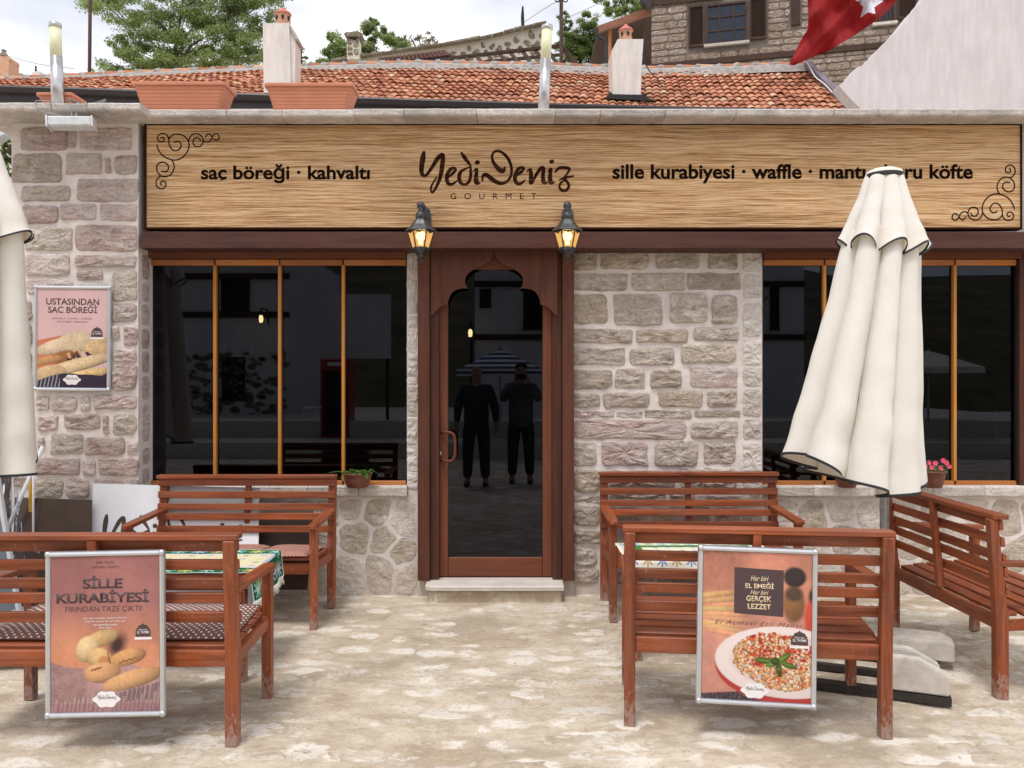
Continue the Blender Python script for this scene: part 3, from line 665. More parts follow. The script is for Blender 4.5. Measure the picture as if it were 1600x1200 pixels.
# ------------------------------------------------------------------ shop sign
sign = empty('shop_sign', (0, 5.64, 2.9), 'long wooden shop sign with engraved dark lettering above the beam', 'sign'); SO = (0, 5.64, 2.9)
a = P(229, 355.5, 5.645); b_ = P(1594, 195.5, 5.645)
obj('sign_panel', BX(a.x, b_.x, 5.645, 5.70, a.z, b_.z), M['sign_wood'], sign, org=SO)
bm = bmesh.new(); o0 = P(225.5, 358.5, 5.635); o1 = P(1597.5, 192.5, 5.635)
for q in ((o0.x, o1.x, o0.z, a.z), (o0.x, o1.x, b_.z, o1.z), (o0.x, a.x, a.z, b_.z), (b_.x, o1.x, a.z, b_.z)): bxa(bm, q[0], q[1], 5.635, 5.71, q[2], q[3])
obj('sign_border', bm, M['sign_edge'], sign, org=SO)
def text_mesh(s, x0, x1, ztop, zbot, y, bold=0, ext=.001, sp=1.0, shear=0, al=None, spw=1.0):
    """text fitted into a box on a plane y = const; returns a bmesh in world space"""
    cu = bpy.data.curves.new('t', 'FONT'); cu.body = s; cu.size = 1; cu.offset = bold; cu.space_character = sp; cu.shear = shear; cu.space_word = spw
    cu.resolution_u = 5
    o = bpy.data.objects.new('t', cu); COL.objects.link(o)
    dg = bpy.context.evaluated_depsgraph_get(); me = bpy.data.meshes.new_from_object(o.evaluated_get(dg))
    bm = bmesh.new(); bm.from_mesh(me); bpy.data.objects.remove(o); bpy.data.curves.remove(cu); bpy.data.meshes.remove(me)
    xs = [v.co.x for v in bm.verts]; ys = [v.co.y for v in bm.verts]
    if not xs: return bm
    mx, Mx, my, My = min(xs), max(xs), min(ys), max(ys)
    for v in bm.verts:
        v.co = Vector((x0+(v.co.x-mx)/(Mx-mx)*(x1-x0), y, zbot+(v.co.y-my)/(My-my)*(ztop-zbot)))
    g = bmesh.ops.extrude_face_region(bm, geom=bm.faces[:]); bmesh.ops.translate(bm, verts=[e for e in g['geom'] if isinstance(e, bmesh.types.BMVert)], vec=(0, -ext, 0))
    bmesh.ops.recalc_face_normals(bm, faces=bm.faces)
    return bm
YS = 5.6445
def words(bm, gap):
    """split a line of letters into one bmesh per word"""
    left = set(bm.verts); isl = []
    while left:
        st = [left.pop()]; g = [st[0]]
        while st:
            v = st.pop()
            for e in v.link_edges:
                o = e.other_vert(v)
                if o in left: left.remove(o); st.append(o); g.append(o)
        isl.append((min(v.co.x for v in g), max(v.co.x for v in g), g))
    isl.sort(key=lambda q: q[0]); groups = []
    for a, b_, g in isl:
        if groups and a-groups[-1][0] < gap: groups[-1][0] = max(groups[-1][0], b_); groups[-1][1] += g
        else: groups.append([b_, list(g)])
    out = []
    for _, g in groups:
        nb_ = bmesh.new(); mp_ = {v: nb_.verts.new(v.co) for v in g}
        for f in {f for v in g for f in v.link_faces}: nb_.faces.new([mp_[v] for v in f.verts])
        out.append(nb_)
    bm.free(); return out
for s, x0, x1 in (("saç böreği · kahvaltı", 314, 578), ("sille kurabiyesi · waffle · mantı · kuru köfte", 957, 1520)):
    for w_ in words(text_mesh(s, xof(x0, YS), xof(x1, YS), zof(256.5, YS), zof(286.5, YS), YS, .027), .025): obj('lettering', w_, M['engraving'], sign, org=SO)
obj('lettering', text_mesh("GOURMET", xof(704, YS), xof(838, YS), zof(302, YS), zof(311, YS), YS, -.004, sp=2.6), M['engraving'], sign, org=SO)
def stroke(bm, pts, fmap, k=5, lift=.0006):
    """variable-width brush stroke; pts (x, y, half width)"""
    s = smoothpts(pts, k) if len(pts) > 2 else pts
    n = len(s); Lf = []; Rt = []
    for i, (x, y, h) in enumerate(s):
        a_ = s[max(i-1, 0)]; c_ = s[min(i+1, n-1)]; dx, dy = c_[0]-a_[0], c_[1]-a_[1]; d = math.hypot(dx, dy) or 1
        ox, oy = -dy/d*h, dx/d*h; Lf.append((x+ox, y+oy)); Rt.append((x-ox, y-oy))
    e = s[-1]; b0 = s[0]
    def cap(c, p, q):
        a0 = math.atan2(p[1]-c[1], p[0]-c[0]); out = []
        for j in range(1, 6): t = a0-math.pi*j/6; out.append((c[0]+c[2]*math.cos(t), c[1]+c[2]*math.sin(t)))
        return out
    rows = [(Lf[i], Rt[i]) for i in range(n)]
    V = []
    for i, (l, r) in enumerate(rows):
        dd = lift*(i/n); V.append((bm.verts.new(fmap(*l, dd)), bm.verts.new(fmap(*r, dd))))
    for i in range(n-1): bm.faces.new((V[i][0], V[i][1], V[i+1][1], V[i+1][0]))
    for (c, p, vp, vq, dd) in ((e, Lf[-1], V[-1][0], V[-1][1], lift), (b0, Rt[0], V[0][1], V[0][0], 0)):
        q = cap(c, p, None); vs = [vp]+[bm.verts.new(fmap(x, y, dd)) for x, y in q]+[vq]
        bm.faces.new(vs)
logo = [
 [(128,75,14),(120,120,24),(108,200,22),(108,255,19),(125,283,14),(155,272,13),(205,200,16),(250,130,20),(290,95,18),(298,125,20),(290,200,21),(275,290,18),(245,370,13),(210,428,10),(192,422,8),(196,375,9),(240,297,7)],
 [(345,300,6),(385,262,14),(410,232,13),(398,214,12),(362,230,16),(333,285,18),(340,345,17),(375,360,14),(425,330,6)],
 [(540,205,8),(500,222,10),(455,250,16),(442,300,18),(455,345,16),(490,362,12),(528,340,14),(545,290,15),(545,240,12),(543,195,10),(520,160,14),(490,120,18),(463,78,9)],
 [(568,245,5),(600,222,12),(592,300,20),(600,345,22),(628,348,6)], [(600,165,19),(609,163,19)],
 [(650,335,6),(655,285,15),(690,278,19),(755,328,20),(820,352,15),(875,330,12),(908,270,12),(905,190,13),(868,115,14),(810,68,12),(760,68,11),(736,110,11),(752,170,15),(800,228,22),(835,240,20),(852,205,7)],
 [(945,295,6),(990,255,14),(1018,224,13),(1005,208,12),(970,225,16),(942,285,18),(948,340,17),(985,356,14),(1033,322,6)],
 [(1048,248,6),(1078,228,14),(1084,290,19),(1082,345,19)], [(1096,352,8),(1130,275,14),(1172,218,17),(1196,222,17),(1190,290,18),(1200,342,19),(1235,345,5)],
 [(1233,250,5),(1262,220,13),(1253,290,19),(1262,342,21),(1292,342,6)], [(1264,158,18),(1273,156,18)],
 [(1300,250,8),(1335,215,14),(1395,212,14),(1428,225,12),(1400,275,10),(1380,308,12),(1408,340,13),(1422,375,13),(1400,412,13),(1362,414,14),(1338,385,10),(1352,345,10),(1395,322,7)],
 [(1335,322,5),(1385,302,11),(1465,285,6)]]
def logo_bm(fm, k=5, lift=.0006):
    bm = bmesh.new()
    for i, s in enumerate(logo): stroke(bm, s, lambda x, y, d, i=i: fm(x, y, d+lift*.02*i), k, lift)
    bmesh.ops.triangulate(bm, faces=bm.faces); return bm
def fm(x, y, d): 
    p = P(640+x/5.714, 225+y/5.714, YS); p.y -= d+.0006; return p
obj('logo', logo_bm(fm), M['engraved_logo'], sign, org=SO)
scroll = [
 [(235,225),(265,212),(290,245),(272,282),(222,288),(182,250),(186,190),(232,152),(300,152),(348,192),(370,250),(371,320),(400,388),(450,435),(510,438),(560,400),(580,345),(560,300),(520,280),(480,287),(465,303)],
 [(372,240),(402,198),(460,165),(530,160),(610,182),(670,232),(708,300),(710,380),(682,460),(622,538),(540,588),(450,600),(350,575),(260,520),(200,440),(165,345)],
 [(705,280),(730,210),(780,165),(850,155),(910,180),(950,240),(950,300),(910,360),(850,373),(795,345),(782,280),(812,232),(860,222),(898,248),(906,275)],
 [(952,272),(1000,295),(1050,290),(1090,250),(1112,200),(1150,157),(1200,157),(1225,200),(1210,248),(1170,264),(1130,240)],
 [(1000,210),(1015,172),(1050,158),(1085,178),(1105,205)],
 [(420,600),(450,660),(460,730),(430,810),(380,865),(300,885),(230,865),(175,800),(162,720),(190,662),(250,636),(320,655),(364,710),(354,770),(310,800),(245,790)],
 [(235,872),(182,912),(152,970),(162,1040),(210,1085),(270,1085),(314,1040),(314,985),(275,957),(237,975),(230,1010),(252,1030)]]
for flip in (0, 1):
    def fs(x, y, d):
        px, py = 230+x/10.9, 195+y/10.9
        if flip: px, py = 1830-px, 553-py
        p = P(px, py, YS); p.y -= d+.0006; return p
    bm = bmesh.new()
    for i, s in enumerate(scroll): stroke(bm, [(x, y, 10.5) for x, y in s], lambda x, y, d, i=i: fs(x, y, d+.0001*i), 4)
    bmesh.ops.triangulate(bm, faces=bm.faces); obj('scroll_ornament', bm, M['engraving'], sign, org=SO)
# ------------------------------------------------------------------ benches
BW = 1.12
def make_bench(label, loc, rz, sx=1):
    t = empty('bench', loc, label, 'bench', 'slatted wooden garden benches', rz); t.scale = (sx, 1, 1)
    W = BW
    def slatb(x0, x1, y, z0, z1, th=.02, rx=0):
        bm = bmesh.new(); box(bm, ((x0+x1)/2, y, (z0+z1)/2), (x1-x0, th, z1-z0), .003, Matrix.Rotation(rx, 4, 'X')); return bm
    for s in (-1, 1):
        x = s*W/2
        prof = [(-.030, 0), (-.030, .30), (-.034, .45), (-.060, .853), (-.022, .853), (.020, .45), (.030, .40), (.030, 0)]
        bm = prism([(x-.025, a, b) for a, b in prof], (.05, 0, 0)); bmesh.ops.bevel(bm, geom=bm.edges[:], offset=.004, segments=1, affect='EDGES')
        obj('rear_post', bm, M['bench_wood_z'], t)
        bm = BX(x-.023, x+.023, .468, .514, 0, .628, .004); obj('front_leg', bm, M['bench_wood_z'], t)
        # arm with a rounded nose
        pts = [(x-.030, -.01), (x+.030, -.01), (x+.032, .50), (x+.024, .535), (x+.008, .545), (x-.008, .545), (x-.024, .535), (x-.032, .50)]
        bm = prism([(p, q, .655-.02*(q/.54)) for p, q in pts], (0, 0, -.024)); bmesh.ops.bevel(bm, geom=bm.edges[:], offset=.003, segments=1, affect='EDGES')
        obj('armrest', bm, M['bench_wood_y'], t)
        bm = prism([(x-.014, .031, .325), (x-.014, .467, .345), (x-.014, .467, .400), (x-.014, .031, .372)], (.028, 0, 0)); obj('side_rail', bm, M['bench_wood_y'], t)
    ry = lambda z: .020-.042*max(0, z-.45)/.4
    obj('top_cap', slatb(-W/2-.032, W/2+.032, -.012, .853, .876, .075), M['bench_wood_x'], t)
    for z0, z1 in ((.803, .850), (.723, .767), (.645, .689), (.583, .627), (.500, .545)):
        zc = (z0+z1)/2; sg = rnd.uniform(-.001, .001)
        obj('back_slat', slatb(-W/2-.026, W/2+.026, ry(zc)+.012, z0+sg, z1+sg, .019, .10), M['bench_wood_x'], t)
    bm = prism([(-.018, -.018, .40), (-.018, -.055, .852), (-.018, -.032, .852), (-.018, .018, .40)], (.036, 0, 0)); obj('back_brace', bm, M['bench_wood_z'], t)
    for i in range(6):
        y = .065+.082*i; z = .383+.034*i/5
        obj('seat_slat', slatb(-W/2+.006 if 0 < i < 5 else -W/2+.026, W/2-.006 if 0 < i < 5 else W/2-.026, y, z, z+.02, .066, .07), M['bench_wood_x'], t)
    obj('rear_apron', slatb(-W/2+.026, W/2-.026, .0, .325, .392, .024), M['bench_wood_x'], t)
    obj('front_apron', slatb(-W/2+.024, W/2-.024, .49, .335, .402, .024), M['bench_wood_x'], t)
    return t
bench0 = make_bench('wooden bench with the cookie poster hung on its back and a dotted brown cushion', (-1.716, 3.46, 0), 0)
bench_kids = list(bench0.children)
def bench_copy(label, loc, rz, sx=1):
    c = bench0.copy(); COL.objects.link(c); c.location = loc; c.rotation_euler = (0, 0, rz); c.scale = (sx, 1, 1); c['label'] = label
    for k in bench_kids:
        q = k.copy(); COL.objects.link(q); q.parent = c
    return c
bpy.context.view_layer.update()
bench_kids = [o for o in bpy.data.objects if o.parent == bench0]
bB = bench_copy('wooden bench with the pasta plate poster hung on its back, no cushion', (1.045, 3.59, 0), R(-6.2), .955)
bC = bench_copy('wooden bench against the stone wall just right of the door', (1.205, 5.69, 0), R(180), 1.03)
bD = bench_copy('wooden bench turned sideways at the right edge beside the concrete blocks', (2.298, 4.48, 0), R(-89), .95)
bE = bench_copy('wooden bench left of the door with small-checked cushions, in front of the white board', (-1.755, 5.53, 0), R(180), 1.0)
# ------------------------------------------------------------------ cushions
def cushion(label, x0, x1, y0, y1, z, m, loc, rz, th=.035, tilt=.07):
    t = empty('cushion', loc, label, 'cushion', 'seat cushions', rz); t.name = 'cushion'
    bm = bmesh.new(); n = 12; T = []
    for side in (0, 1):
        g = []
        for j in range(n+1):
            row = []
            for i in range(n+1):
                u, v = i/n*2-1, j/n*2-1; e = max(abs(u), abs(v)); h = (1-e**5)
                x = (x0+x1)/2+(x1-x0)/2*u*(1-.02*v*v); y = (y0+y1)/2+(y1-y0)/2*v*(1-.03*u*u)
                zz = z+tilt*(y-.06)+(th*.35+th*.65*h+.005*nz(x*9, y*9, z) if side else th*.3*(1-h))
                row.append(bm.verts.new((x, y, zz)))
            g.append(row)
        T.append(g)
        for j in range(n):
            for i in range(n): bm.faces.new((g[j][i], g[j][i+1], g[j+1][i+1], g[j+1][i]))
    a, b = T
    def rim(g): return [g[0][i] for i in range(n)]+[g[j][n] for j in range(n)]+[g[n][i] for i in range(n, 0, -1)]+[g[j][0] for j in range(n, 0, -1)]
    ra, rb = rim(a), rim(b)
    for i in range(len(ra)): bm.faces.new((ra[i], ra[(i+1) % len(ra)], rb[(i+1) % len(rb)], rb[i]))
    bmesh.ops.recalc_face_normals(bm, faces=bm.faces)
    bpy.data.objects.remove(t)
    o = obj('cushion', bm, m, None, True); o.location = loc; o.rotation_euler = (0, 0, rz); tag(o, label, 'cushion'); return o
LA = (-1.716, 3.46, 0); LE = (-1.755, 5.53, 0)
cushion('brown polka dot cushion at the right end of the cookie poster bench', .02-.03, .53, .07, .50, .402, M['polka_fabric'], LA, 0)
cushion('brown polka dot cushion at the left end of the cookie poster bench', -.54, -.04, .07, .50, .402, M['polka_fabric'], LA, 0)
cushion('small-checked reddish cushion nearest the armrest by the door', -.53, -.19, .06, .53, .405, M['check_fabric'], LE, R(180))
cushion('small-checked reddish cushion in the middle of the far left bench', -.18, .17, .06, .53, .405, M['check_fabric'], LE, R(180))
cushion('small-checked reddish cushion at the far end from the door, behind the tablecloth', .18, .53, .06, .53, .405, M['check_fabric'], LE, R(180))
# ------------------------------------------------------------------ low tables and cloths
def table(label, x0, x1, y0, y1, z):
    t = empty('low_table', ((x0+x1)/2, (y0+y1)/2, 0), label, 'table', 'low wooden tables under cloths'); og = t.location.copy()
    obj('table_top', BX(x0, x1, y0, y1, z-.025, z, .004), M['bench_wood_x'], t, org=og)
    for a in (x0+.05, x1-.05):
        for b in (y0+.05, y1-.05): obj('leg', BX(a-.022, a+.022, b-.022, b+.022, 0, z-.09, .003), M['bench_wood_z'], t, org=og)
    bm = bmesh.new(); bxa(bm, x0+.075, x1-.075, y0+.04, y0+.06, z-.09, z-.026); bxa(bm, x0+.075, x1-.075, y1-.06, y1-.04, z-.09, z-.026)
    bxa(bm, x0+.04, x0+.06, y0+.075, y1-.075, z-.09, z-.026); bxa(bm, x1-.06, x1-.04, y0+.075, y1-.075, z-.09, z-.026); obj('apron', bm, M['bench_wood_x'], t, org=og)
    return t
table('low wooden table under the green flowered cloth', -2.22, -1.30, 4.13, 4.68, .548)
table('low wooden table under the cream patterned cloth', .62, 1.42, 4.42, 4.86, .548)
def cloth_mat(name, kind):
    W_, H_ = 384, 256; yy, xx = np.mgrid[0:H_, 0:W_]; u = xx/W_; v = yy/H_
    rs = np.random.RandomState(3); img = np.zeros((H_, W_, 3))
    green = np.array((.012, .115, .05)); cream = np.array((.66, .60, .40)); white = np.array((.62, .66, .70)); blue = np.array((.22, .28, .50))
    d = np.minimum(np.minimum(u*1.7, (1-u)*1.7), np.minimum(v, 1-v))
    if kind == 'green':
        img[:] = cream; img[d < .20] = green; img[(d > .20) & (d < .225)] = (.5, .55, .75); img[d < .012] = (.7, .7, .68)
        cols = [(.30, .62, .55), (.45, .50, .72), (.55, .60, .12), (.62, .42, .14), (.35, .65, .62)]
    else:
        img[:] = (.74, .70, .58); img[(d > .17) & (d < .27)] = (.06, .20, .06); cols = [(.10, .22, .50), (.20, .34, .10), (.42, .28, .10), (.10, .34, .50)]
    def flower(cx, cy, r, col):
        a = np.arctan2((v-cy), (u-cx)*1.7); rr = np.hypot((u-cx)*1.7, v-cy); w = r*(.62+.38*np.cos(a*8)); 
        m = rr < w; img[m] = img[m]*.1+np.array(col)*.9; img[rr < r*.18] = (.75, .72, .6)
    k = 0
    for i in range(11):
        for cy in (.10, .90): flower((i+.5)/11, cy, .075, cols[k % len(cols)]); k += 1
    for j in range(6):
        for cx in (.055, .945): flower(cx, .18+j*.128, .07, cols[k % len(cols)]); k += 1
    for i in range(9):
        for j in range(4):
            flower(.17+i*.083, .30+j*.135, .035, [(.55, .45, .08), (.05, .25, .10), (.25, .30, .55)][(i+2*j) % 3])
    img *= (1+.14*rs.randn(H_, W_, 1)*.6)
    px = np.ones((H_, W_, 4), np.float32); px[..., :3] = np.clip(img, 0, 1)
    im = bpy.data.images.new(name, W_, H_, float_buffer=True, is_data=True); im.colorspace_settings.name = 'Non-Color'; im.pixels.foreach_set(px.ravel())
    b = NB(name); tx = b.n('TexImage', image=im); uv = b.n('UVMap'); b.L(uv.outputs[0], tx.inputs[0]); nn = b.noise(b.coord('Object'), 240, 3)
    M[name] = b.fin(tx.outputs[0], .95, b.bump(nn, .6, .003), 0, .1)
cloth_mat('cloth_green', 'green'); cloth_mat('cloth_cream', 'cream')
def tablecloth(label, name, x0, x1, y0, y1, z, dl, dr, df, db, m, fringe=True):
    """rectangle of cloth lying on a table and hanging over each side by d*"""
    U = x1-x0+dl+dr; V = y1-y0+df+db; nx, ny = 70, 44; bm = bmesh.new(); uvl = bm.loops.layers.uv.new('UVMap'); g = []; uvs = {}
    for j in range(ny+1):
        row = []
        for i in range(nx+1):
            s = -dl+U*i/nx; t = -df+V*j/ny; L = x1-x0; D = y1-y0
            ox = max(0, -s)+max(0, s-L); oy = max(0, -t)+max(0, t-D); hang = math.hypot(ox, oy) if ox and oy else ox+oy
            X = min(max(s, 0), L); Y_ = min(max(t, 0), D)
            flare = .13
            X += (ox*flare+.012*math.sin(t*22)*min(1, ox*9))*(1 if s > L else -1) if ox else 0
            Y_ += (oy*flare+.012*math.sin(s*20)*min(1, oy*9))*(1 if t > D else -1) if oy else 0
            v = bm.verts.new((x0+X, y0+Y_, z+.004+.003*nz(s*8, t*8)-hang*.985)); uvs[v] = (i/nx, j/ny); row.append(v)
        g.append(row)
    for j in range(ny):
        for i in range(nx): bm.faces.new((g[j][i], g[j][i+1], g[j+1][i+1], g[j+1][i]))
    for f in bm.faces:
        for l in f.loops: l[uvl].uv = uvs[l.vert]
    bm.verts.ensure_lookup_table(); edge = [g[j][nx].co.copy() for j in range(ny+1)]; edgeL = [g[j][0].co.copy() for j in range(ny+1)]
    root = empty(name, ((x0+x1)/2, (y0+y1)/2, z), label, 'tablecloth'); og = root.location.copy()
    obj('cloth', bm, m, root, True, org=og)
    if fringe:
        bm = bmesh.new()
        for E in (edge, edgeL):
            for a, b in zip(E, E[1:]):
                for q in range(3):
                    p = a.lerp(b, q/3)+Vector((rnd.uniform(-.003, .003), 0, .004)); L = rnd.uniform(.035, .055)
                    tube(bm, [p, p+Vector((rnd.uniform(-.006, .006), rnd.uniform(-.006, .006), -L*.5)), p+Vector((rnd.uniform(-.012, .012), rnd.uniform(-.01, .01), -L))], [.0032, .0035, .002], 4)
        tag(obj('fringe', bm, M['fringe'], root, True, org=og), kind='stuff')
    return root
tablecloth('green tablecloth with yellow and blue flowers and a white fringe', 'tablecloth', -2.225, -1.295, 4.125, 4.685, .551, .10, .15, .0, .0, M['cloth_green'])
tablecloth('cream tablecloth with green band and blue diamond motifs', 'tablecloth', .60, 1.44, 4.40, 4.88, .551, .0, .0, .05, .02, M['cloth_cream'], False)
# ------------------------------------------------------------------ printed posters
def blob(img, u, v, cx, cy, rx, ry, ang, col, soft=.25, sh=.35, rs=None, tex=0):
    ca, sa = math.cos(ang), math.sin(ang); dx, dy = u-cx, v-cy; a = (dx*ca+dy*sa)/rx; b = (-dx*sa+dy*ca)/ry
    r = np.sqrt(a*a+b*b); m = np.clip((1-r)/soft, 0, 1)[..., None]; zz = np.sqrt(np.clip(1-r*r, 0, 1)); lum = (1-sh*1.3*(.75-(.62*zz-.45*b-.25*a)))[..., None]
    c = np.array(col)*lum
    if tex is not 0 and tex is not None: c = c*(1+tex)
    img[:] = img*(1-m)+c*m
def smooth_noise(h, w_, n, rs):
    g = rs.rand(n+2, n+2); y = np.linspace(0, n, h); x = np.linspace(0, n, w_); yi = y.astype(int); xi = x.astype(int); fy = (y-yi)[:, None]; fx = (x-xi)[None]
    fy = fy*fy*(3-2*fy); fx = fx*fx*(3-2*fx)
    a = g[yi][:, xi]; b = g[yi][:, xi+1]; c = g[yi+1][:, xi]; d = g[yi+1][:, xi+1]
    return (a*(1-fx)+b*fx)*(1-fy)+(c*(1-fx)+d*fx)*fy
def poster_img(name, kind):
    H_, W_ = 420, 300; rs = np.random.RandomState(11); yy, xx = np.mgrid[0:H_, 0:W_]; u = xx/W_*.5; v = (1-yy/H_)*.7   # v = metres from the top, u from the left
    N = sum(smooth_noise(H_, W_, n, rs)/k for n, k in ((4, 1), (10, 1.6), (28, 2.6), (70, 4)))-1.3
    fine = (smooth_noise(H_, W_, 120, rs)-.5)
    img = np.zeros((H_, W_, 3)); nn = N[..., None]
    S = lambda *c: tuple((x/255)**2.2 for x in c)
    if kind == 'cookie':
        top = np.array(S(166, 112, 108)); mid = np.array(S(216, 146, 112)); t = np.clip((v-.22)/.2, 0, 1)[..., None]; img[:] = top*(1-t)+mid*t; img *= 1+.26*nn+.05*fine[..., None]
        m = ((v > .46+.12*u+.02*np.sin(u*14)) | (v > .60)); img[m] = (np.array(S(176, 138, 136))*(1+.5*nn[m]+.3*fine[..., None][m]))
        blob(img, u, v, .30, .40, .05, .075, .5, S(70, 45, 48), .7, .1)
        tx = (.30*nn+.22*fine[..., None]); T = dict(tex=tx)
        blob(img, u, v, .235, .37, .075, .036, -.28, S(232, 190, 134), .12, .55, **T); blob(img, u, v, .172, .415, .048, .060, .35, S(240, 208, 156), .12, .5, **T)
        blob(img, u, v, .225, .455, .056, .046, .35, S(234, 192, 136), .1, .55, **T); blob(img, u, v, .245, .468, .030, .026, .3, S(205, 140, 88), .3, .4, **T)
        blob(img, u, v, .345, .452, .085, .036, -.25, S(224, 166, 112), .12, .6, **T); blob(img, u, v, .235, .515, .085, .046, -.12, S(228, 172, 124), .12, .6, **T)
        blob(img, u, v, .365, .545, .14, .040, -.26, S(222, 170, 122), .12, .6, **T)
        for (a, b, c_, d) in ((.26, .43, .27, .475), (.19, .505, .23, .495), (.31, .475, .38, .455)):
            for k in range(20):
                t = k/19; blob(img, u, v, a+(c_-a)*t, b+(d-b)*t+.003*math.sin(k), .004, .004, 0, S(130, 78, 48), .6, 0)
        for k in range(26):
            x = .02+.019*k; hh = .02+.02*rs.rand(); y0 = .66-.10*max(0, (x-.3))+.01*rs.randn(); mm = (abs(u-x+.15*(v-y0)) < .004) & (v > y0-hh) & (v < y0+.03+.02*rs.rand())
            if x > .27: mm2 = (abs(u-x+.15*(v-y0)) < .007) & (v > .60-.25*(x-.3)) & (v < .68); img[mm2] = img[mm2]*.4+np.array(S(70, 72, 84))*.6
            img[mm] = img[mm]*.5+np.array(S(210, 180, 170))*.5
        img[v > .645] = img[v > .645]*.6+np.array(S(150, 95, 110))*.4
    elif kind == 'pasta':
        img[:] = np.array(S(206, 138, 116))*(1+.42*nn)
        img[v > .30] = (np.array(S(214, 150, 132))*(1+.34*nn))[v > .30]
        for k in range(9): blob(img, u, v, .07+.035*(k % 3), .215+.022*k, .15, .016, .07*(k-4)*.6, S(236-(k % 2)*16, 184-(k % 3)*10, 126), .5, .5, tex=.3*nn+.2*fine[..., None])
        blob(img, u, v, .405, .245, .055, .10, 0, S(142, 100, 66), .3, .35, tex=.4*nn); blob(img, u, v, .405, .20, .045, .04, 0, S(90, 70, 60), .4, .2); blob(img, u, v, .408, .125, .055, .052, 0, S(60, 52, 52), .25, .3); blob(img, u, v, .50, .29, .055, .12, .1, S(216, 78, 62), .25, .3); blob(img, u, v, .50, .20, .04, .05, .4, S(40, 34, 34), .4, .2)
        m = v > .655-.10*np.clip(1-u/.2, 0, 1)*0; dk = (v+.10*u > .66); img[dk] = (np.array(S(104, 88, 96))*(1+.6*nn+.9*fine[..., None]))[dk]
        st_ = dk & (np.sin(u*330+8*N) > .2); img[st_] *= .55
        blob(img, u, v, .365, .535, .295, .158, .06, S(176, 60, 58), .03, 0)
        blob(img, u, v, .37, .505, .300, .160, .04, S(242, 226, 222), .03, .12); blob(img, u, v, .375, .50, .25, .128, .04, S(228, 208, 202), .12, .12)
        for k in range(1100):
            a = rs.rand()*6.283; r = math.sqrt(rs.rand()); x = .345+r*.190*math.cos(a); y = .492+r*.122*math.sin(a)+.02*math.cos(a)+.01
            low = (y > .53) + (x < .22)
            c = [S(238, 168, 108), S(218, 84, 54), S(244, 200, 154), S(204, 60, 40), S(230, 118, 72), S(250, 222, 186)][rs.choice([0, 2, 5, 4, 0, 2]) if low else rs.choice([1, 3, 4, 1, 0, 2, 5])]
            q_ = .8+1.3*rs.rand()**2; blob(img, u, v, x, y, .0075*q_, .0055*q_, rs.rand()*3, c, .35, .9)
        for (x, y, rx, ry, an, g) in ((.285, .50, .048, .016, .08, 1), (.365, .485, .040, .015, -.7, 1.2), (.345, .535, .014, .040, -.15, .6), (.385, .515, .042, .014, .3, .9), (.315, .515, .03, .012, -.3, 1.35), (.33, .50, .02, .02, .5, .45)):
            blob(img, u, v, x, y, rx, ry, an, tuple(q*g for q in S(84, 108, 46)), .2, .5, tex=.5*nn+.3*fine[..., None]); blob(img, u, v, x, y, rx*.8, ry*.12, an, tuple(q*g*1.5 for q in S(110, 140, 60)), .5, 0)
    else:
        img[:] = np.array(S(226, 188, 188))*(1+.07*nn); 
        m = (v > .345+.18*abs(u-.12)); m2 = (v > .37-.22*u) & (u < .26); img[m2] = np.array(S(214, 128, 96))
        tx = .32*nn+.34*fine[..., None]
        blob(img, u, v, .16, .40, .17, .05, -.28, S(238, 212, 180), .1, .45, tex=tx); blob(img, u, v, .27, .375, .13, .075, -.15, S(242, 216, 180), .1, .4, tex=tx)
        blob(img, u, v, .44, .41, .12, .07, -.12, S(232, 196, 150), .08, .45, tex=tx); blob(img, u, v, .19, .475, .10, .045, -.3, S(170, 110, 66), .3, .3, tex=tx)
        for k in range(30): blob(img, u, v, .22+.16*rs.rand(), .44+.05*rs.rand(), .016, .012, rs.rand()*3, [S(70, 42, 52), S(120, 78, 60), S(225, 190, 140)][rs.randint(3)], .4, .3)
        blob(img, u, v, .08, .50, .12, .03, -.2, S(226, 170, 116), .15, .5, tex=tx)
        blob(img, u, v, .28, .53, .30, .045, -.27, S(242, 212, 168), .08, .6, tex=tx); blob(img, u, v, .10, .59, .12, .06, -.2, S(238, 204, 158), .1, .5, tex=tx)
        blob(img, u, v, .34, .595, .20, .036, -.2, S(240, 206, 146), .08, .6, tex=tx)
        for k in range(60): blob(img, u, v, .05+.42*rs.rand(), .38+.22*rs.rand(), .004, .003, 0, S(180, 110, 60), .6, 0)
        m = v > .645-.06*np.abs(np.sin(u*7))-.05*(u > .3)*(u-.3)*6; dk = np.array(S(58, 48, 66))*(1+.2*nn); img[m] = dk[m]
        m3 = m & ((np.sin((u*1.0+.2*v)*260) > .35)) & (u < .17); img[m3] = S(150, 150, 165)
    px = np.ones((H_, W_, 4), np.float32); px[..., :3] = np.clip(img*.92, 0, 1)
    im = bpy.data.images.new(name, W_, H_, float_buffer=True, is_data=True); im.colorspace_settings.name = 'Non-Color'; im.pixels.foreach_set(px.ravel())
    b = NB(name); tx = b.n('TexImage', image=im); tx.extension = 'EXTEND'; uv = b.n('UVMap'); b.L(uv.outputs[0], tx.inputs[0])
    M[name] = b.fin(tx.outputs[0], .32, None, 0, .45)
for k_ in ('cookie', 'pasta', 'borek'): poster_img('print_'+k_, k_)
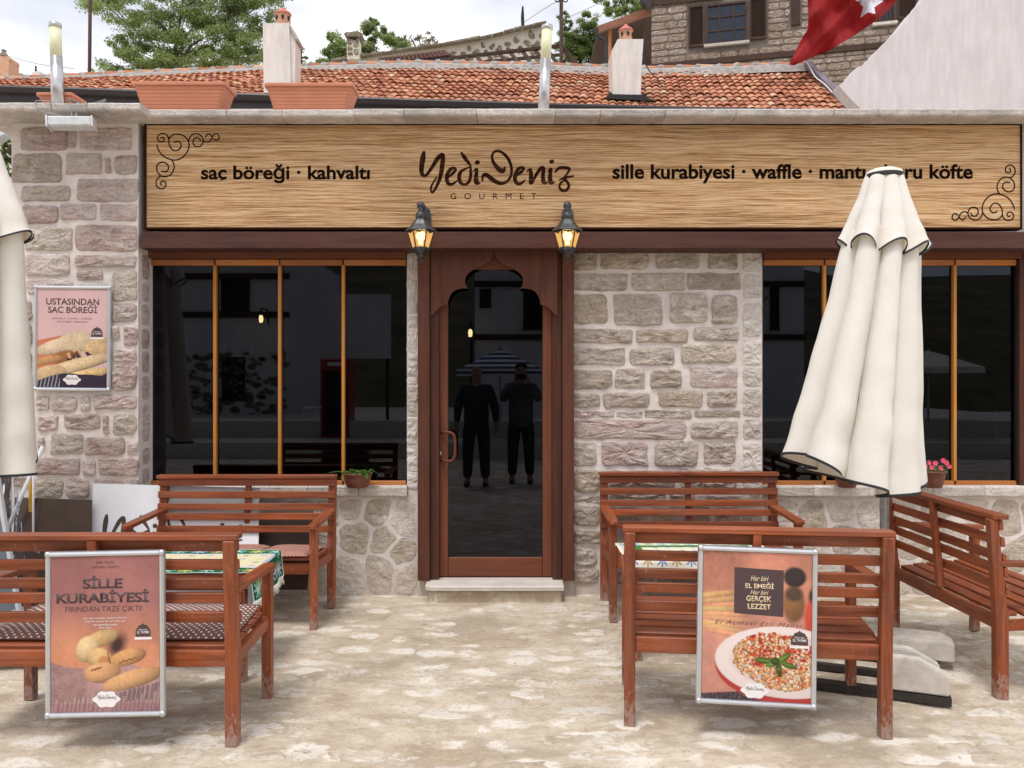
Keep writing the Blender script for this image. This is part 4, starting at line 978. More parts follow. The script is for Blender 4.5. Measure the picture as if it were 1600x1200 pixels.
def poster(label, kind, loc, rx=0, rz=0, ry=0, group='aluminium snap frames with food posters'):
    """snap frame of 0.50 x 0.70 m in local x (right) / z (up), front at -y, origin at bottom centre"""
    t = empty('poster_frame', loc, label, 'poster', group); t.rotation_euler = (rx, ry, rz)
    w2, H = .25, .70; p = .024
    for z0, z1 in ((0, p), (H-p, H)):
        bm = bmesh.new(); prof = [(0, z0), (-.009, z0+.003), (-.0125, (z0+z1)/2), (-.009, z1-.003), (0, z1), (.006, z1), (.006, z0)]
        rings = [[(x, y, z) for y, z in prof] for x in (-w2+.022, w2-.022)]; loft(bm, rings); bmesh.ops.recalc_face_normals(bm, faces=bm.faces); obj('frame_rail', bm, M['aluminium'], t)
    for x0, x1 in ((-w2, -w2+p), (w2-p, w2)):
        bm = bmesh.new(); prof = [(x0, 0), (x0+.003, -.007), ((x0+x1)/2, -.0105), (x1-.003, -.007), (x1, 0), (x1, .006), (x0, .006)]
        rings = [[(x, y, z) for x, y in prof] for z in (.004, H-.004)]; loft(bm, rings); bmesh.ops.recalc_face_normals(bm, faces=bm.faces); obj('frame_rail', bm, M['aluminium'], t)
    for x in (-w2+.012, w2-.012):
        for z in (.012, H-.012):
            bm = bmesh.new(); lathe(bm, [(.011, -.012), (.013, 0), (.011, .012)], (x, -.004, z), 10); obj('corner_cap', bm, M['aluminium'], t, True)
    bm = bmesh.new(); uvl = bm.loops.layers.uv.new('UVMap'); x0, x1, z0, z1 = -w2+p, w2-p, p, H-p
    vs = [bm.verts.new(q) for q in ((x0, -.003, z0), (x1, -.003, z0), (x1, -.003, z1), (x0, -.003, z1))]; f = bm.faces.new(vs)
    for l, uvc in zip(f.loops, ((.04, .03), (.96, .03), (.96, .97), (.04, .97))): l[uvl].uv = uvc
    obj('print', bm, M['print_'+kind], t)
    obj('back_board', BX(x0, x1, .0, .005, z0, z1), M['grey_blue_board'], t)
    Y = -.0034
    def tx(s, cx, wd, ztop, h, m, bold=0, **k):
        bm = text_mesh(s, cx-wd/2, cx+wd/2, ztop, ztop-h, Y, bold, .0002, **k); obj('lettering', bm, M[m], t)
    def plaque(cx, cz, m, mt, words):
        bm = bmesh.new(); pts = []
        for k in range(40):
            a = 2*math.pi*k/40; r = 1+.10*math.cos(a*6); pts.append((cx+.053*r*math.cos(a)*(abs(math.cos(a))**.2+.2)*.85, Y, cz+.034*r*math.sin(a)))
        f = bm.faces.new([bm.verts.new(q) for q in pts]); bmesh.ops.triangulate(bm, faces=bm.faces); obj('plaque', bm, M[m], t)
        obj('logo', logo_bm(lambda x, y, d: Vector((cx-.042+x/1500*.084, Y-.0003-d, cz+.022-y/1500*.084)), 2, .0001), M['poster_ink'], t)
    def badge(cx, cz, ww=.062):
        bm = bmesh.new(); pts = [(-.5, -.32), (.5, -.32), (.5, .05), (.44, .12), (.46, .22), (.34, .28), (.32, .40), (.18, .42), (.08, .50), (0, .60), (-.08, .50), (-.18, .42), (-.32, .40), (-.34, .28), (-.46, .22), (-.44, .12), (-.5, .05)]
        f = bm.faces.new([bm.verts.new((cx+a*ww, Y, cz+b*ww)) for a, b in pts]); bmesh.ops.triangulate(bm, faces=bm.faces); obj('badge', bm, M['poster_ink'], t)
        bm = bmesh.new(); f = bm.faces.new([bm.verts.new((cx+a*ww, Y-.0002, cz+b*ww)) for a, b in ((-.58, -.52), (.58, -.52), (.58, -.36), (-.58, -.36))]); obj('badge_band', bm, M['white_ink'], t)
        for s, z, h, wd in (("YÖRESEL LEZZET", .20, .10, .62), ("EL YAPIMI", .05, .17, .78)):
            obj('lettering', text_mesh(s, cx-wd*ww/2, cx+wd*ww/2, cz+z*ww, cz+(z-h)*ww, Y-.0002, .01, .0002), M['white_ink'], t)
    if kind == 'cookie':
        tx("5000 YILLIK", 0, .075, .655, .010, 'poster_ink'); tx("TARİHİN LEZZETİ", 0, .12, .638, .012, 'poster_ink')
        tx("SİLLE", -.01, .165, .596, .056, 'poster_ink', .032); tx("KURABİYESİ", -.01, .385, .536, .056, 'poster_ink', .032); tx("FIRINDAN TAZE ÇIKTI!", -.005, .32, .466, .028, 'poster_ink', .0)
        for i, s in enumerate(("eski şehir lezzetleri ustaların ellerinde", "ilk günkü tadıyla her gün taze taze", "siz sevenlerimize", "afiyet olsun")):
            tx(s, 0, (.18, .17, .10, .055)[i], .420-.0135*i, .009, 'white_ink', shear=.3)
        badge(.158, .355); plaque(.005, .075, 'white_ink', None, None)
    elif kind == 'pasta':
        bm = bmesh.new(); f = bm.faces.new([bm.verts.new(q) for q in ((-.095, Y, .405), (.110, Y, .397), (.110, Y, .602), (-.095, Y, .608))]); obj('text_panel', bm, M['poster_ink'], t)
        YY = Y; Y -= .0004
        tx("Her biri", .010, .075, .574, .023, 'cream_ink', shear=.35); tx("EL EMEĞİ", .010, .118, .546, .028, 'cream_ink', .02)
        tx("Her biri", .010, .075, .511, .020, 'cream_ink', shear=.35); tx("GERÇEK", .008, .104, .485, .030, 'cream_ink', .02); tx("LEZZET", .010, .096, .450, .023, 'cream_ink', .02)
        Y = YY; tx("El Açması Etli Mantı", .005, .36, .372, .022, 'poster_ink', -.01, shear=.4, sp=1.2); badge(.178, .30, .07); plaque(-.005, .068, 'white_ink', None, None)
    else:
        tx("USTASINDAN", 0, .345, .615, .043, 'poster_ink', .018); tx("SAC BÖREĞİ", 0, .32, .575, .057, 'poster_ink', .018)
        tx("PEYNİRLİ · KIYMALI · KARIŞIK", 0, .26, .488, .013, 'poster_ink'); tx("PATATESLİ · ISPANAKLI", 0, .20, .468, .013, 'poster_ink'); badge(.16, .385, .075); plaque(.0, .075, 'white_ink', None, None)
    return t
# left one hangs on the back of its bench, slightly tilted
a = P(168, 1118, 3.40); poster('aluminium frame with the brown cookie poster hung on the left bench back', 'cookie', (a.x, 3.385, a.z), R(-2.0), 0, R(-1.1)).scale = (.975, 1, .958)
a = P(1185.5, 1109, 3.46); pq_ = poster('aluminium frame with the pasta plate poster hung on the right bench back', 'pasta', (a.x-.002, 3.50, a.z), R(-1.5), R(-6.2), R(1.0)); pq_.scale = (.985, 1, .947)
a = P(113.5, 611, YP-.02); p3 = poster('aluminium frame with the pink pastry poster screwed to the stone pier', 'borek', (a.x, YP-.028, a.z), 0, 0, R(.6)); p3.scale = (1.03, 1, 1.01)
# ------------------------------------------------------------------ closed parasols
def parasol(label, px, Yp, hem_z, top_z, tier_z, shift, R0, R1, phase, hands, pole_r=.024, tiltx=0, seed=1):
    X = (px-800)/F*Yp; t = empty('closed_parasol', (X, Yp, 0), label, 'parasol', 'closed cream parasols'); nf = 7
    def ring(z, rad, amp, cx, cy, n=240, k=0, hem=0, arch=0, tw=0):
        out = []
        for i in range(n):
            th = 2*math.pi*i/n; ph = (nf*(th+phase)/2+.45*math.sin(th+seed)+.30*math.sin(th*2+seed*2)+k)
            f = abs(math.sin(ph))**.52; uneven = .09*math.sin(th*2+seed*2)+.07*math.sin(th*3+seed)
            r = rad*(1-amp*(1-f)+uneven*amp*1.3); dz = hem*(.045*math.sin(th*2+seed)-.040*math.sin(th+seed*.7)+.03*f-.055*math.cos(th+.5))+arch*(f**2-.35)
            out.append(Vector((cx+r*math.cos(th-tw*(1-f)), cy+r*.92*math.sin(th-tw*(1-f)), z+dz)))
        return out
    def surf(z0, z1, ra, rb, sh0, sh1, amp0, amp1, name, nr=26, hem=1, bulge=0, k=0, arch=0):
        rings = []
        for j in range(nr+1):
            s = j/nr; e = s; z = z0+(z1-z0)*s; rad = ra+(rb-ra)*e+bulge*math.sin(s*math.pi)
            wob = 1+.03*nz(s*5, seed)
            rings.append(ring(z, rad*wob, amp0+(amp1-amp0)*s, sh0[0]+(sh1[0]-sh0[0])*s, sh0[1]+(sh1[1]-sh0[1])*s, hem=hem*s**3, k=k+.12*s, arch=arch*s**4, tw=.30*s))
        # soft creases
        for j, r_ in enumerate(rings):
            s = j/nr
            for v in r_:
                c = .004*nz(v.x*9, v.z*5, v.y*9+seed)+.006*nz(v.x*3, v.z*7, seed); v.x += c*s*1.5; v.y -= c*s*1.5
        bm = bmesh.new(); loft(bm, rings, False, False); bmesh.ops.recalc_face_normals(bm, faces=bm.faces)
        o = obj(name, bm, M['canvas'], t, True); bm = bmesh.new()
        last = rings[-1]; n = len(last); cen = sum(last, Vector())/n; w_ = .0065; hb = .6 if name == 'top_flap' else .85
        V = []
        for i, p in enumerate(last):
            d = (p-cen); d.z = 0; d.normalize()
            V.append([bm.verts.new(p+d*a+Vector((0, 0, b))) for a, b in ((.0030, .013*hb), (.0038, -.003), (-.003, -.003), (-.003, .012*hb))])
        for i in range(n):
            a_, c_ = V[i], V[(i+1) % n]
            for q in range(4): bm.faces.new((a_[q], c_[q], c_[(q+1) % 4], a_[(q+1) % 4]))
        bmesh.ops.recalc_face_normals(bm, faces=bm.faces); obj('hem_binding', bm, M['trim_black'], t)
        return rings
    surf(tier_z+.12, hem_z, R0*.90, R1, (shift[0]*.05, shift[1]*.05), shift, .46, .50, 'canopy', 44)
    surf(top_z, tier_z, .088, R0*1.15, (0, 0), (shift[0]*.05, shift[1]*.1), .14, .36, 'top_flap', 26, hem=.25, arch=.065)
    bm = bmesh.new(); c = (0, 0, top_z); lathe(bm, [(.090, -.035), (.093, -.02), (.088, .0), (.060, .012), (.02, .018)], c, 32, False, True); obj('top_cap', bm, M['canvas'], t, True)
    bm = bmesh.new(); lathe(bm, [(.0925, -.038), (.0955, -.026), (.0935, -.014)], c, 32, False, False); obj('cap_binding', bm, M['trim_black'], t, True)
    bm = bmesh.new(); lathe(bm, [(pole_r, 0), (pole_r, top_z-.02)], (0, 0, 0), 20); obj('pole', bm, M['galvanised'], t, True)
    bm = bmesh.new()
    for i in range(8):
        th = 2*math.pi*i/8+.2; tube(bm, [(.03*math.cos(th), .03*math.sin(th), top_z-.08), (shift[0]*.8+R1*.5*math.cos(th), shift[1]*.8+R1*.5*math.sin(th), hem_z+.18)], .006, 6)
    obj('ribs', bm, M['black_metal'], t)
    return t
zf = lambda py, Y: CZ+(HY-py)/F*Y
parasol('closed cream parasol standing among the benches in front of the right window', 1382, 4.45, zf(748, 4.45), zf(268, 4.45)-.0, zf(394, 4.45), (-.190, -.05), .200, .345, .25, None, seed=1)
parasol('closed cream parasol cut by the left edge of the picture', -28, 4.75, zf(722, 4.75), zf(228, 4.75), zf(370, 4.75), (.0, -.03), .245, .325, 1.4, None, seed=4)
# ------------------------------------------------------------------ parasol bases
def parasol_base(label, cx, cy, rz, blocks):
    t = empty('parasol_base', (cx, cy, 0), label, 'parasol base', 'parasol bases of concrete blocks', rz)
    bm = bmesh.new(); bxa(bm, -.46, .26, -.03, .03, .012, .045); bxa(bm, -.03, .03, -.46, -.031, .012, .045); bxa(bm, -.03, .03, .031, .26, .012, .045)
    bxa(bm, -.36, .262, -.565, -.50, .01, .045); bxa(bm, -.44, .24, -.27, -.23, .01, .04); obj('steel_frame', bm, M['rusty_black'], t)
    bm = bmesh.new(); lathe(bm, [(.034, .045), (.034, .30), (.03, .31)], (0, 0, 0), 18); obj('sleeve', bm, M['galvanised'], t, True)
    for (x0, x1, y0, y1, z1, ch) in blocks:
        pts = [(x0, y0, .05), (x1, y0, .05), (x1, y0, .05+(z1-.05)*(.60 if ch else 1)), (x1-(.13 if ch else 0), y0, z1), (x0, y0, z1)]
        if not ch: pts = [(x0, y0, .05), (x1, y0, .05), (x1, y0, z1), (x0, y0, z1)]
        bm = prism(pts, (0, y1-y0, 0)); bmesh.ops.bevel(bm, geom=bm.edges[:], offset=.006, segments=2, affect='EDGES'); obj('concrete_block', bm, M['concrete'], t)
    return t
parasol_base('steel parasol base weighted with long concrete blocks on the right', 1.985, 4.45, R(-22),
             [(-.03, .255, -.555, -.49, .205, True), (-.03, .225, -.44, -.375, .215, True), (-.16, .33, -.03, .19, .145, False)])
parasol_base('steel parasol base with a concrete block at the left edge', -3.02, 4.72, R(5), [(.10, .58, -.44, -.16, .15, False), (.05, .5, .12, .36, .13, False)])
# ------------------------------------------------------------------ wall lanterns
def lantern(label, px):
    Y = 5.46; X = xof(px, Y); z0 = zof(362, Y); t = empty('wall_lantern', (X, Y, z0), label, 'lantern', 'lit wall lanterns flanking the door')
    hexr = lambda r, z, ph=0: [(r*math.cos(math.pi/3*k+ph), r*math.sin(math.pi/3*k+ph), z) for k in range(6)]
    ph = math.pi/6*0
    bm = bmesh.new(); loft(bm, [hexr(.100, .0), hexr(.104, .004), hexr(.086, .022), hexr(.062, .045), hexr(.045, .068), hexr(.030, .085), hexr(.026, .092)]); bmesh.ops.recalc_face_normals(bm, faces=bm.faces); obj('roof', bm, M['lamp_metal'], t)
    r1, r2, zb = .086, .054, -.110
    for k in range(6):
        a, b = math.pi/3*k, math.pi/3*(k+1)
        q = [(r1*math.cos(a), r1*math.sin(a), -.001), (r1*math.cos(b), r1*math.sin(b), -.001), (r2*math.cos(b), r2*math.sin(b), zb), (r2*math.cos(a), r2*math.sin(a), zb)]
        bm = bmesh.new(); bm.faces.new([bm.verts.new(Vector(p)*.985) for p in q]); obj('glass_pane', bm, M['amber_pane'], t)
        bm = bmesh.new(); tube(bm, [q[0], q[3]], .0055, 5); obj('frame_bar', bm, M['lamp_metal'], t)
        # small crown edging above and below the pane
        m1 = (Vector(q[0])+Vector(q[1]))/2*1.012; m2 = (Vector(q[2])+Vector(q[3]))/2*1.02
        for (p1, p2, mid, s) in ((q[0], q[1], m1, -1), (q[3], q[2], m2, 1)):
            bm = bmesh.new(); A, B = Vector(p1)*1.01, Vector(p2)*1.01; e = [A, A.lerp(B, .2)+Vector((0, 0, s*.006)), A.lerp(B, .5)+Vector((0, 0, s*.016)), A.lerp(B, .8)+Vector((0, 0, s*.006)), B]
            pr = prism(e, -mid.normalized()*.003*Vector((1, 1, 0)).length, bm)
            obj('crown_edge', bm, M['lamp_metal'], t)
    bm = bmesh.new(); loft(bm, [hexr(.058, zb-.001), hexr(.058, zb-.010), hexr(.040, zb-.030), hexr(.024, zb-.042), hexr(.020, zb-.06)]); bmesh.ops.recalc_face_normals(bm, faces=bm.faces)
    lathe(bm, [(.010, zb-.061), (.006, zb-.07), (.010, zb-.078), (.005, zb-.088), (.004, zb-.1)], (0, 0, 0), 8); obj('base_cup', bm, M['lamp_metal'], t)
    bm = bmesh.new(); lathe(bm, [(.012, -.085), (.013, -.06), (.028, -.042), (.032, -.025), (.024, -.008), (.01, 0)], (0, 0, 0), 14); obj('light_bulb', bm, M['bulb'], t, True)
    bm = bmesh.new(); pl = [(-.036, .0), (.036, .0), (.040, .03), (.040, .17), (.033, .200), (.016, .218), (0, .232), (-.016, .218), (-.033, .200), (-.040, .17), (-.040, .03)]
    prism([(a+.012, 5.628-Y, b-.03) for a, b in pl], (0, -.018, 0), bm); obj('wall_plate', bm, M['lamp_metal'], t)
    bm = bmesh.new(); arm = smoothpts([(.012, .16, .03), (.008, .12, .11), (.004, .06, .175), (0, .0, .165), (0, -.005, .12), (0, 0, .088)], 4)
    tube(bm, arm, [.021-.006*i/(len(arm)-1) for i in range(len(arm))], 8)
    for a_, b_, c_, r in ((.0, .0, .170, .026), (.006, .09, .14, .024), (0, 0, .10, .034)): lathe(bm, [(r*.5, -r), (r, -r*.4), (r, r*.4), (r*.5, r)], (a_, b_, c_), 8)
    obj('bracket_arm', bm, M['lamp_metal'], t, True)
    return t
lantern('lit black lantern above the left door post', 657.5); lantern('lit black lantern above the right door post', 886.5)
# ------------------------------------------------------------------ flood light, planters, bollard lamps on the parapet
t = empty('floodlight', P(112, 195, 5.36), 'pale grey floodlight under the coping of the left pier', 'floodlight'); og = t.location.copy()
def poly_y(pts, y0, y1): return prism([P(a, b, y0) for a, b in pts], (0, y1-y0, 0))
rm = Matrix.Rotation(R(5), 4, 'Y')@Matrix.Rotation(R(-24), 4, 'X')
bm = bmesh.new(); c = P(112, 193, 5.36); box(bm, c, (.255, .12, .062), .008, Matrix.Rotation(R(-4), 4, 'Y')@Matrix.Rotation(R(14), 4, 'Z')); obj('housing', bm, M['light_plastic'], t, org=og)
bm = bmesh.new()
for s in (-1, 1): box(bm, c+Matrix.Rotation(R(-4), 3, 'Y')@Matrix.Rotation(R(14), 3, 'Z')@Vector((s*.132, 0, 0)), (.010, .128, .072), .003, Matrix.Rotation(R(-4), 4, 'Y')@Matrix.Rotation(R(14), 4, 'Z'))
obj('end_cap', bm, M['white_paint'], t, org=og)
bm = bmesh.new()
for px in (109, 116): bxa(bm, xof(px, 5.36)-.003, xof(px, 5.36)+.003, 5.38, 5.39, zof(188, 5.36), 3.236)
bxa(bm, xof(108, 5.36), xof(118, 5.36), 5.34, 5.43, zof(186.5, 5.36), zof(184, 5.36)); obj('bracket', bm, M['light_plastic'], t, org=og)
def planter(label, x0, x1, y0, y1, Y, dep, side=1):
    """tapered plastic trough with ribbed sides; pixel extents of the front rim"""
    A, B = xof(x0, Y), xof(x1, Y); zt = zof(y0, Y); zb = 3.282; H = zt-zb; cx, cy = (A+B)/2, Y+dep/2; t = empty('planter_box', (cx, cy, zb), label, 'planter', 'terracotta plastic planters on the parapet'); og = t.location.copy()
    def rect(hx, hy, z, r=.02): 
        o = []
        for sx, sy, a0 in ((1, 1, 0), (-1, 1, 90), (-1, -1, 180), (1, -1, 270)):
            for q in (0, 45, 90): a_ = R(a0+q); o.append((cx+sx*(hx-r)+r*math.cos(a_), cy+sy*(hy-r)+r*math.sin(a_), z))
        return o
    hx, hy = (B-A)/2, dep/2; rings = []; n = 7; tp = .045
    for i in range(n):
        f = i/n; z = zb+H*.86*f; k = tp*(1-f); rings.append(rect(hx-.012-k, hy-.008-k*.6, z)); 
        z2 = zb+H*.86*(f+.9/n); k2 = tp*(1-f-.9/n); rings.append(rect(hx-.012-k2, hy-.008-k2*.6, z2)); rings.append(rect(hx-.015-k2, hy-.011-k2*.6, z2+.001))
    rings += [rect(hx-.012, hy-.008, zb+H*.87)]
    bm = bmesh.new(); loft(bm, rings, True, True); bmesh.ops.recalc_face_normals(bm, faces=bm.faces); obj('trough', bm, M['terracotta_plastic'], t, org=og)
    bm = bmesh.new(); loft(bm, [rect(hx, hy, zb+H*.872), rect(hx+.002, hy+.002, zb+H*.93), rect(hx, hy, zb+H), rect(hx-.012, hy-.012, zb+H), rect(hx-.014, hy-.014, zb+H*.9)], True, True); bmesh.ops.recalc_face_normals(bm, faces=bm.faces); obj('rim', bm, M['terracotta_plastic'], t, org=og)
    return t
planter('long terracotta planter left of the white chimney, on the parapet', 205, 352, 127, 166, 5.50, .24)
planter('long terracotta planter in front of the white chimney, with a chipped rim', 412, 552, 129, 169, 5.50, .24)
planter('small terracotta planter half hidden behind the left bollard lamp', 55, 112, 144, 160, 5.62, .22)
def bollard(label, xb, yb, xt, yt, Y, w_):
    b = P(xb, yb, Y); b.z = 3.275; tp = P(xt, yt, Y); t = empty('bollard_lamp', b, label, 'lamp', 'cylindrical bollard lamps on the parapet'); d = tp-b; r = w_/2/F*Y
    def tb(f0, f1, r, m, nm): bm = bmesh.new(); tube(bm, [d*f0, d*f1], r, 24); obj(nm, bm, M[m], t, True)
    tb(0, .64, r, 'steel', 'post'); tb(.641, .955, r*.96, 'light_diffuser', 'diffuser'); tb(.956, 1, r*1.03, 'steel', 'cap'); return t
bollard('steel bollard lamp with pale yellow head at the left end of the parapet', 91, 160, 86, 37, 5.60, 18)
bollard('leaning steel bollard lamp with pale yellow head, between the chimneys', 848.5, 172, 855, 40, 5.70, 17)
# ------------------------------------------------------------------ flower pots
def leaf(bm, base, d, L, w_, droop, up=Vector((0, 0, 1))):
    d = Vector(d).normalized(); s = d.cross(up).normalized(); n = 6; pts = []
    for i in range(n+1):
        f = i/n; c = base+d*L*f+Vector((0, 0, -droop*f*f*L)); ww = w_*math.sin(math.pi*min(1, f*.92+.08))**.7
        pts.append((bm.verts.new(c-s*ww+Vector((0, 0, ww*.35))), bm.verts.new(c), bm.verts.new(c+s*ww+Vector((0, 0, ww*.35)))))
    for a, b in zip(pts, pts[1:]):
        bm.faces.new((a[0], a[1], b[1], b[0])); bm.faces.new((a[1], a[2], b[2], b[1]))
def pot(label, x0, x1, yt, yb, Y, cat='flower pot'):
    zt, zb = zof(yt, Y), zof(777, 5.72) if False else zof(760, 5.80)+.001; c = xof((x0+x1)/2, Y); r = (x1-x0)/2/F*Y; h = r*1.22
    zb = zof(759.5, 5.77)+.001; t = empty('flower_pot', (c, Y, zb), label, cat, 'flower pots on the window sills'); h = (zof(yt, Y)-zb)
    bm = bmesh.new(); lathe(bm, [(r*.62, 0), (r*.70, .004), (r*.86, h*.5), (r*.93, h*.86), (r*1.0, h*.88), (r*1.02, h*.94), (r*1.0, h), (r*.93, h), (r*.90, h*.9)], (0, 0, 0), 28, True, False); obj('pot', bm, M['pot_plastic'], t, True)
    bm = bmesh.new(); lathe(bm, [(r*.91, h*.88), (r*.4, h*.93)], (0, 0, 0), 20, False, True); obj('soil', bm, M['soil'], t)
    return t, r, h
t, r, h = pot('brown pot with a drooping broad-leaved plant on the left window sill', 535, 582, 738, 768, 5.70)
for i in range(34):
    a_ = rnd.uniform(0, 6.28); bm = bmesh.new(); rr = rnd.uniform(0, r*.8)
    leaf(bm, Vector((rr*math.cos(a_), rr*math.sin(a_), h*.93)), (math.cos(a_), math.sin(a_), rnd.uniform(.5, 1.5)), rnd.uniform(.04, .085), rnd.uniform(.012, .020), rnd.uniform(.3, .8)); obj('leaf', bm, M['leaf_pot'], t, True)
for (dx, dz, L, dr) in ((-1, .30, .16, .25), (-.9, .2, .09, .8), (.9, .35, .07, .5)):
    bm = bmesh.new(); leaf(bm, Vector((dx*r*.5, -.02, h*.95)), (dx, -.3, dz), L, .014, dr); obj('leaf', bm, M['leaf_pot'], t, True)
bm = bmesh.new(); leaf(bm, Vector((r*.55, -r*.5, h*.95)), (.25, -.6, .3), .075, .018, .8); obj('leaf', bm, M['leaf_pot'], t, True)
def flowers(t, r, h, nfl, pos=None):
    bm = bmesh.new()
    for i in range(150):
        a_ = rnd.uniform(0, 6.28); rr = r*.95*math.sqrt(rnd.random()); leaf(bm, Vector((rr*math.cos(a_), rr*math.sin(a_), h*.9+rnd.uniform(0, .045))), (math.cos(a_), math.sin(a_), rnd.uniform(0, 1)), rnd.uniform(.015, .03), .005, .5)
    tag(obj('foliage', bm, M['leaf_dark'], t, True), kind='stuff')
    for i in range(nfl):
        a_ = rnd.uniform(0, 6.28) if not pos else 0; x, y, z = (r*.85*math.cos(a_), r*.6*math.sin(a_)-.02, h+rnd.uniform(.02, .07)) if not pos else (pos[i][0], -r*.8, pos[i][1])
        bm = bmesh.new(); fr = rnd.uniform(.012, .018); nrm = Vector((rnd.uniform(-.4, .4), -1, rnd.uniform(.1, .6))).normalized(); u = nrm.orthogonal().normalized(); v = nrm.cross(u)
        for k in range(6):
            an = k*math.pi/3; d_ = u*math.cos(an)+v*math.sin(an); s = nrm.cross(d_); c = Vector((x, y, z)); q = [c, c+d_*fr*.6+s*fr*.55, c+d_*fr*1.1+nrm*.004+s*fr*.2, c+d_*fr*1.1+nrm*.004-s*fr*.2, c+d_*fr*.6-s*fr*.55]
            bm.faces.new([bm.verts.new(p) for p in q])
        obj('flower', bm, M['pink_petal'], t)
t, r, h = pot('brown pot of pink flowers on the sill right of the parasol', 1435, 1477, 735, 764, 5.70); s_ = 5.7/F
flowers(t, r, h, 8, [(-13*s_, h+14*s_), (-3*s_, h+13*s_), (14*s_, h+14*s_), (5*s_, h+5*s_), (-18*s_, h+8*s_), (9*s_, h+17*s_), (-9*s_, h+7*s_), (18*s_, h+8*s_)])
t, r, h = pot('brown pot mostly hidden behind the right parasol hem', 1304, 1342, 742, 766, 5.70); flowers(t, r, h, 3)
# ------------------------------------------------------------------ boards stacked against the wall at the left
def board(name, label, pts, m, cat, th=.012):
    """pts: (px, py, Y) corners"""
    q = [P(*p) for p in pts]; n = (q[1]-q[0]).cross(q[2]-q[0]).normalized(); n = n if n.y > 0 else -n; c = sum(q, Vector())/len(q)
    t = empty(name, c, label, cat); bm = prism(q, n*th); obj('panel', bm, M[m], t, org=c); return t, c, q, n
def plane_y(q, x, z):
    n = (q[1]-q[0]).cross(q[2]-q[0]); return q[0].y-(n.x*(x-q[0].x)+n.z*(z-q[0].z))/n.y
def ray_plane(px, py, q):
    n = (q[1]-q[0]).cross(q[2]-q[0]); d = Vector(((px-800)/F, 1, (HY-py)/F)); o = Vector((0, 0, CZ)); return o+d*(n.dot(q[0]-o)/n.dot(d))
t, c, q, n = board('board', 'white board with a cut-off brown script logo leaning behind the left bench', [(145.5, 755.5, 5.60), (405, 762, 5.60), (402, 960, 5.36), (136, 952, 5.36)], 'white_paint', 'board')
def fm2(x, y, d):
    px, py = 160+(x-85)/(1260-85)*186, 803+(y-60)/380*68; p = ray_plane(px, py, q); return p-n*(.002+d)
obj('logo', logo_bm(fm2, 4, .0006), M['brown_board'], t, org=c)
bm = bmesh.new(); stroke(bm, [(376+4*math.cos(a_*.35), 824+4*math.sin(a_*.35), .5) for a_ in range(18)], lambda x, y, d: ray_plane(x, y, q)-n*(.002+d), 2); obj('registered_mark', bm, M['brown_board'], t, org=c)
t, c, q, n = board('board', 'dark brown scratched board leaning on the pier left of the white board', [(23, 777, 5.52), (143, 781, 5.52), (140, 950, 5.30), (18, 950, 5.30)], 'brown_board', 'board')
for s, a_, b_, y0, y1 in (("n", 58, 62, 860, 864), ("SİLLE", 80, 130, 856, 868)):
    bm = text_mesh(s, 0, 1, 1, 0, 0, .02, .0); 
    for v in bm.verts: v.co = ray_plane(a_+(b_-a_)*v.co.x, y1+(y0-y1)*v.co.z, q)-n*.002
    obj('lettering', bm, M['white_ink'], t, org=c)
board('board', 'dark brown board propped behind the right end of the far left bench', [(400, 792, 5.74), (490, 792, 5.74), (480, 921, 5.50), (396, 921, 5.50)], 'brown_board', 'board')
t, c, q, n = board('board', 'grey blue panel with a white edge at the far left, leaning', [(-60, 745, 5.2), (-8, 745, 5.2), (36, 1010, 4.95), (-60, 1010, 4.95)], 'grey_blue_board', 'board')
bm = prism([P(-10, 745, 5.19), P(-4, 745, 5.19), P(39, 1010, 4.94), P(34, 1010, 4.94)], (0, .03, 0)); obj('edge_trim', bm, M['white_paint'], t, org=c)
bm = bmesh.new(); rows_ = []
for j in range(20):
    f = j/19; y = 740+190*f; rows_.append([P((5-14*f)+(22+28*f*1.05)*i/8+1.5*math.sin(i*2+j*.4), y, 5.25-.15*f+.03*math.sin(i*1.9+j*.5)) for i in range(9)])
loft(bm, rows_, False, False, False); sh = tag(obj('plastic_sheet', bm, M['clear_sheet'], smooth=True), 'crumpled clear plastic sheet hanging at the left edge beside the brown board', 'plastic sheet')
t = empty('folded_stand', P(45, 900, 5.45), 'folded white and yellow metal stand behind the left parasol', 'stand'); og = t.location.copy()
bm = bmesh.new(); tube(bm, [P(67, 697, 5.50), P(33, 777, 5.44), P(-10, 880, 5.36)], .013, 8); tube(bm, [P(52, 690, 5.47), P(52, 905, 5.42)], .007, 8); obj('white_leg', bm, M['white_paint'], t, True, org=og)
bm = bmesh.new(); a_, b_ = P(46, 690, 5.50), P(51, 905, 5.50); bxa(bm, a_.x, b_.x, 5.49, 5.51, b_.z, a_.z); obj('yellow_leg', bm, M['yellow_paint'], t, org=og)
# ------------------------------------------------------------------ neighbouring house: tiled roof
def interp(tab, x):
    if x <= tab[0][0]: (x0, y0), (x1, y1) = tab[0], tab[1]
    elif x >= tab[-1][0]: (x0, y0), (x1, y1) = tab[-2], tab[-1]
    else:
        for (x0, y0), (x1, y1) in zip(tab, tab[1:]):
            if x0 <= x <= x1: break
    return y0+(y1-y0)*(x-x0)/(x1-x0)
EAVE = [(-300,128),(0,137),(400,150),(640,158),(800,163),(1010,169),(1330,176)]
RIDG = [(-70,134),(0,130),(200,121),(420,112),(640,105),(850,108),(1000,114),(1130,111),(1265,106)]
ZE, ZR = 6.69, 8.31
def eave(u):
    x = -300+1627*u; y = interp(EAVE, x); return P(x, y, (ZE-CZ)*F/(HY-y))
def ridge(u):
    x = -70+1335*u; y = interp(RIDG, x); return P(x, y, (ZR-CZ)*F/(HY-y))
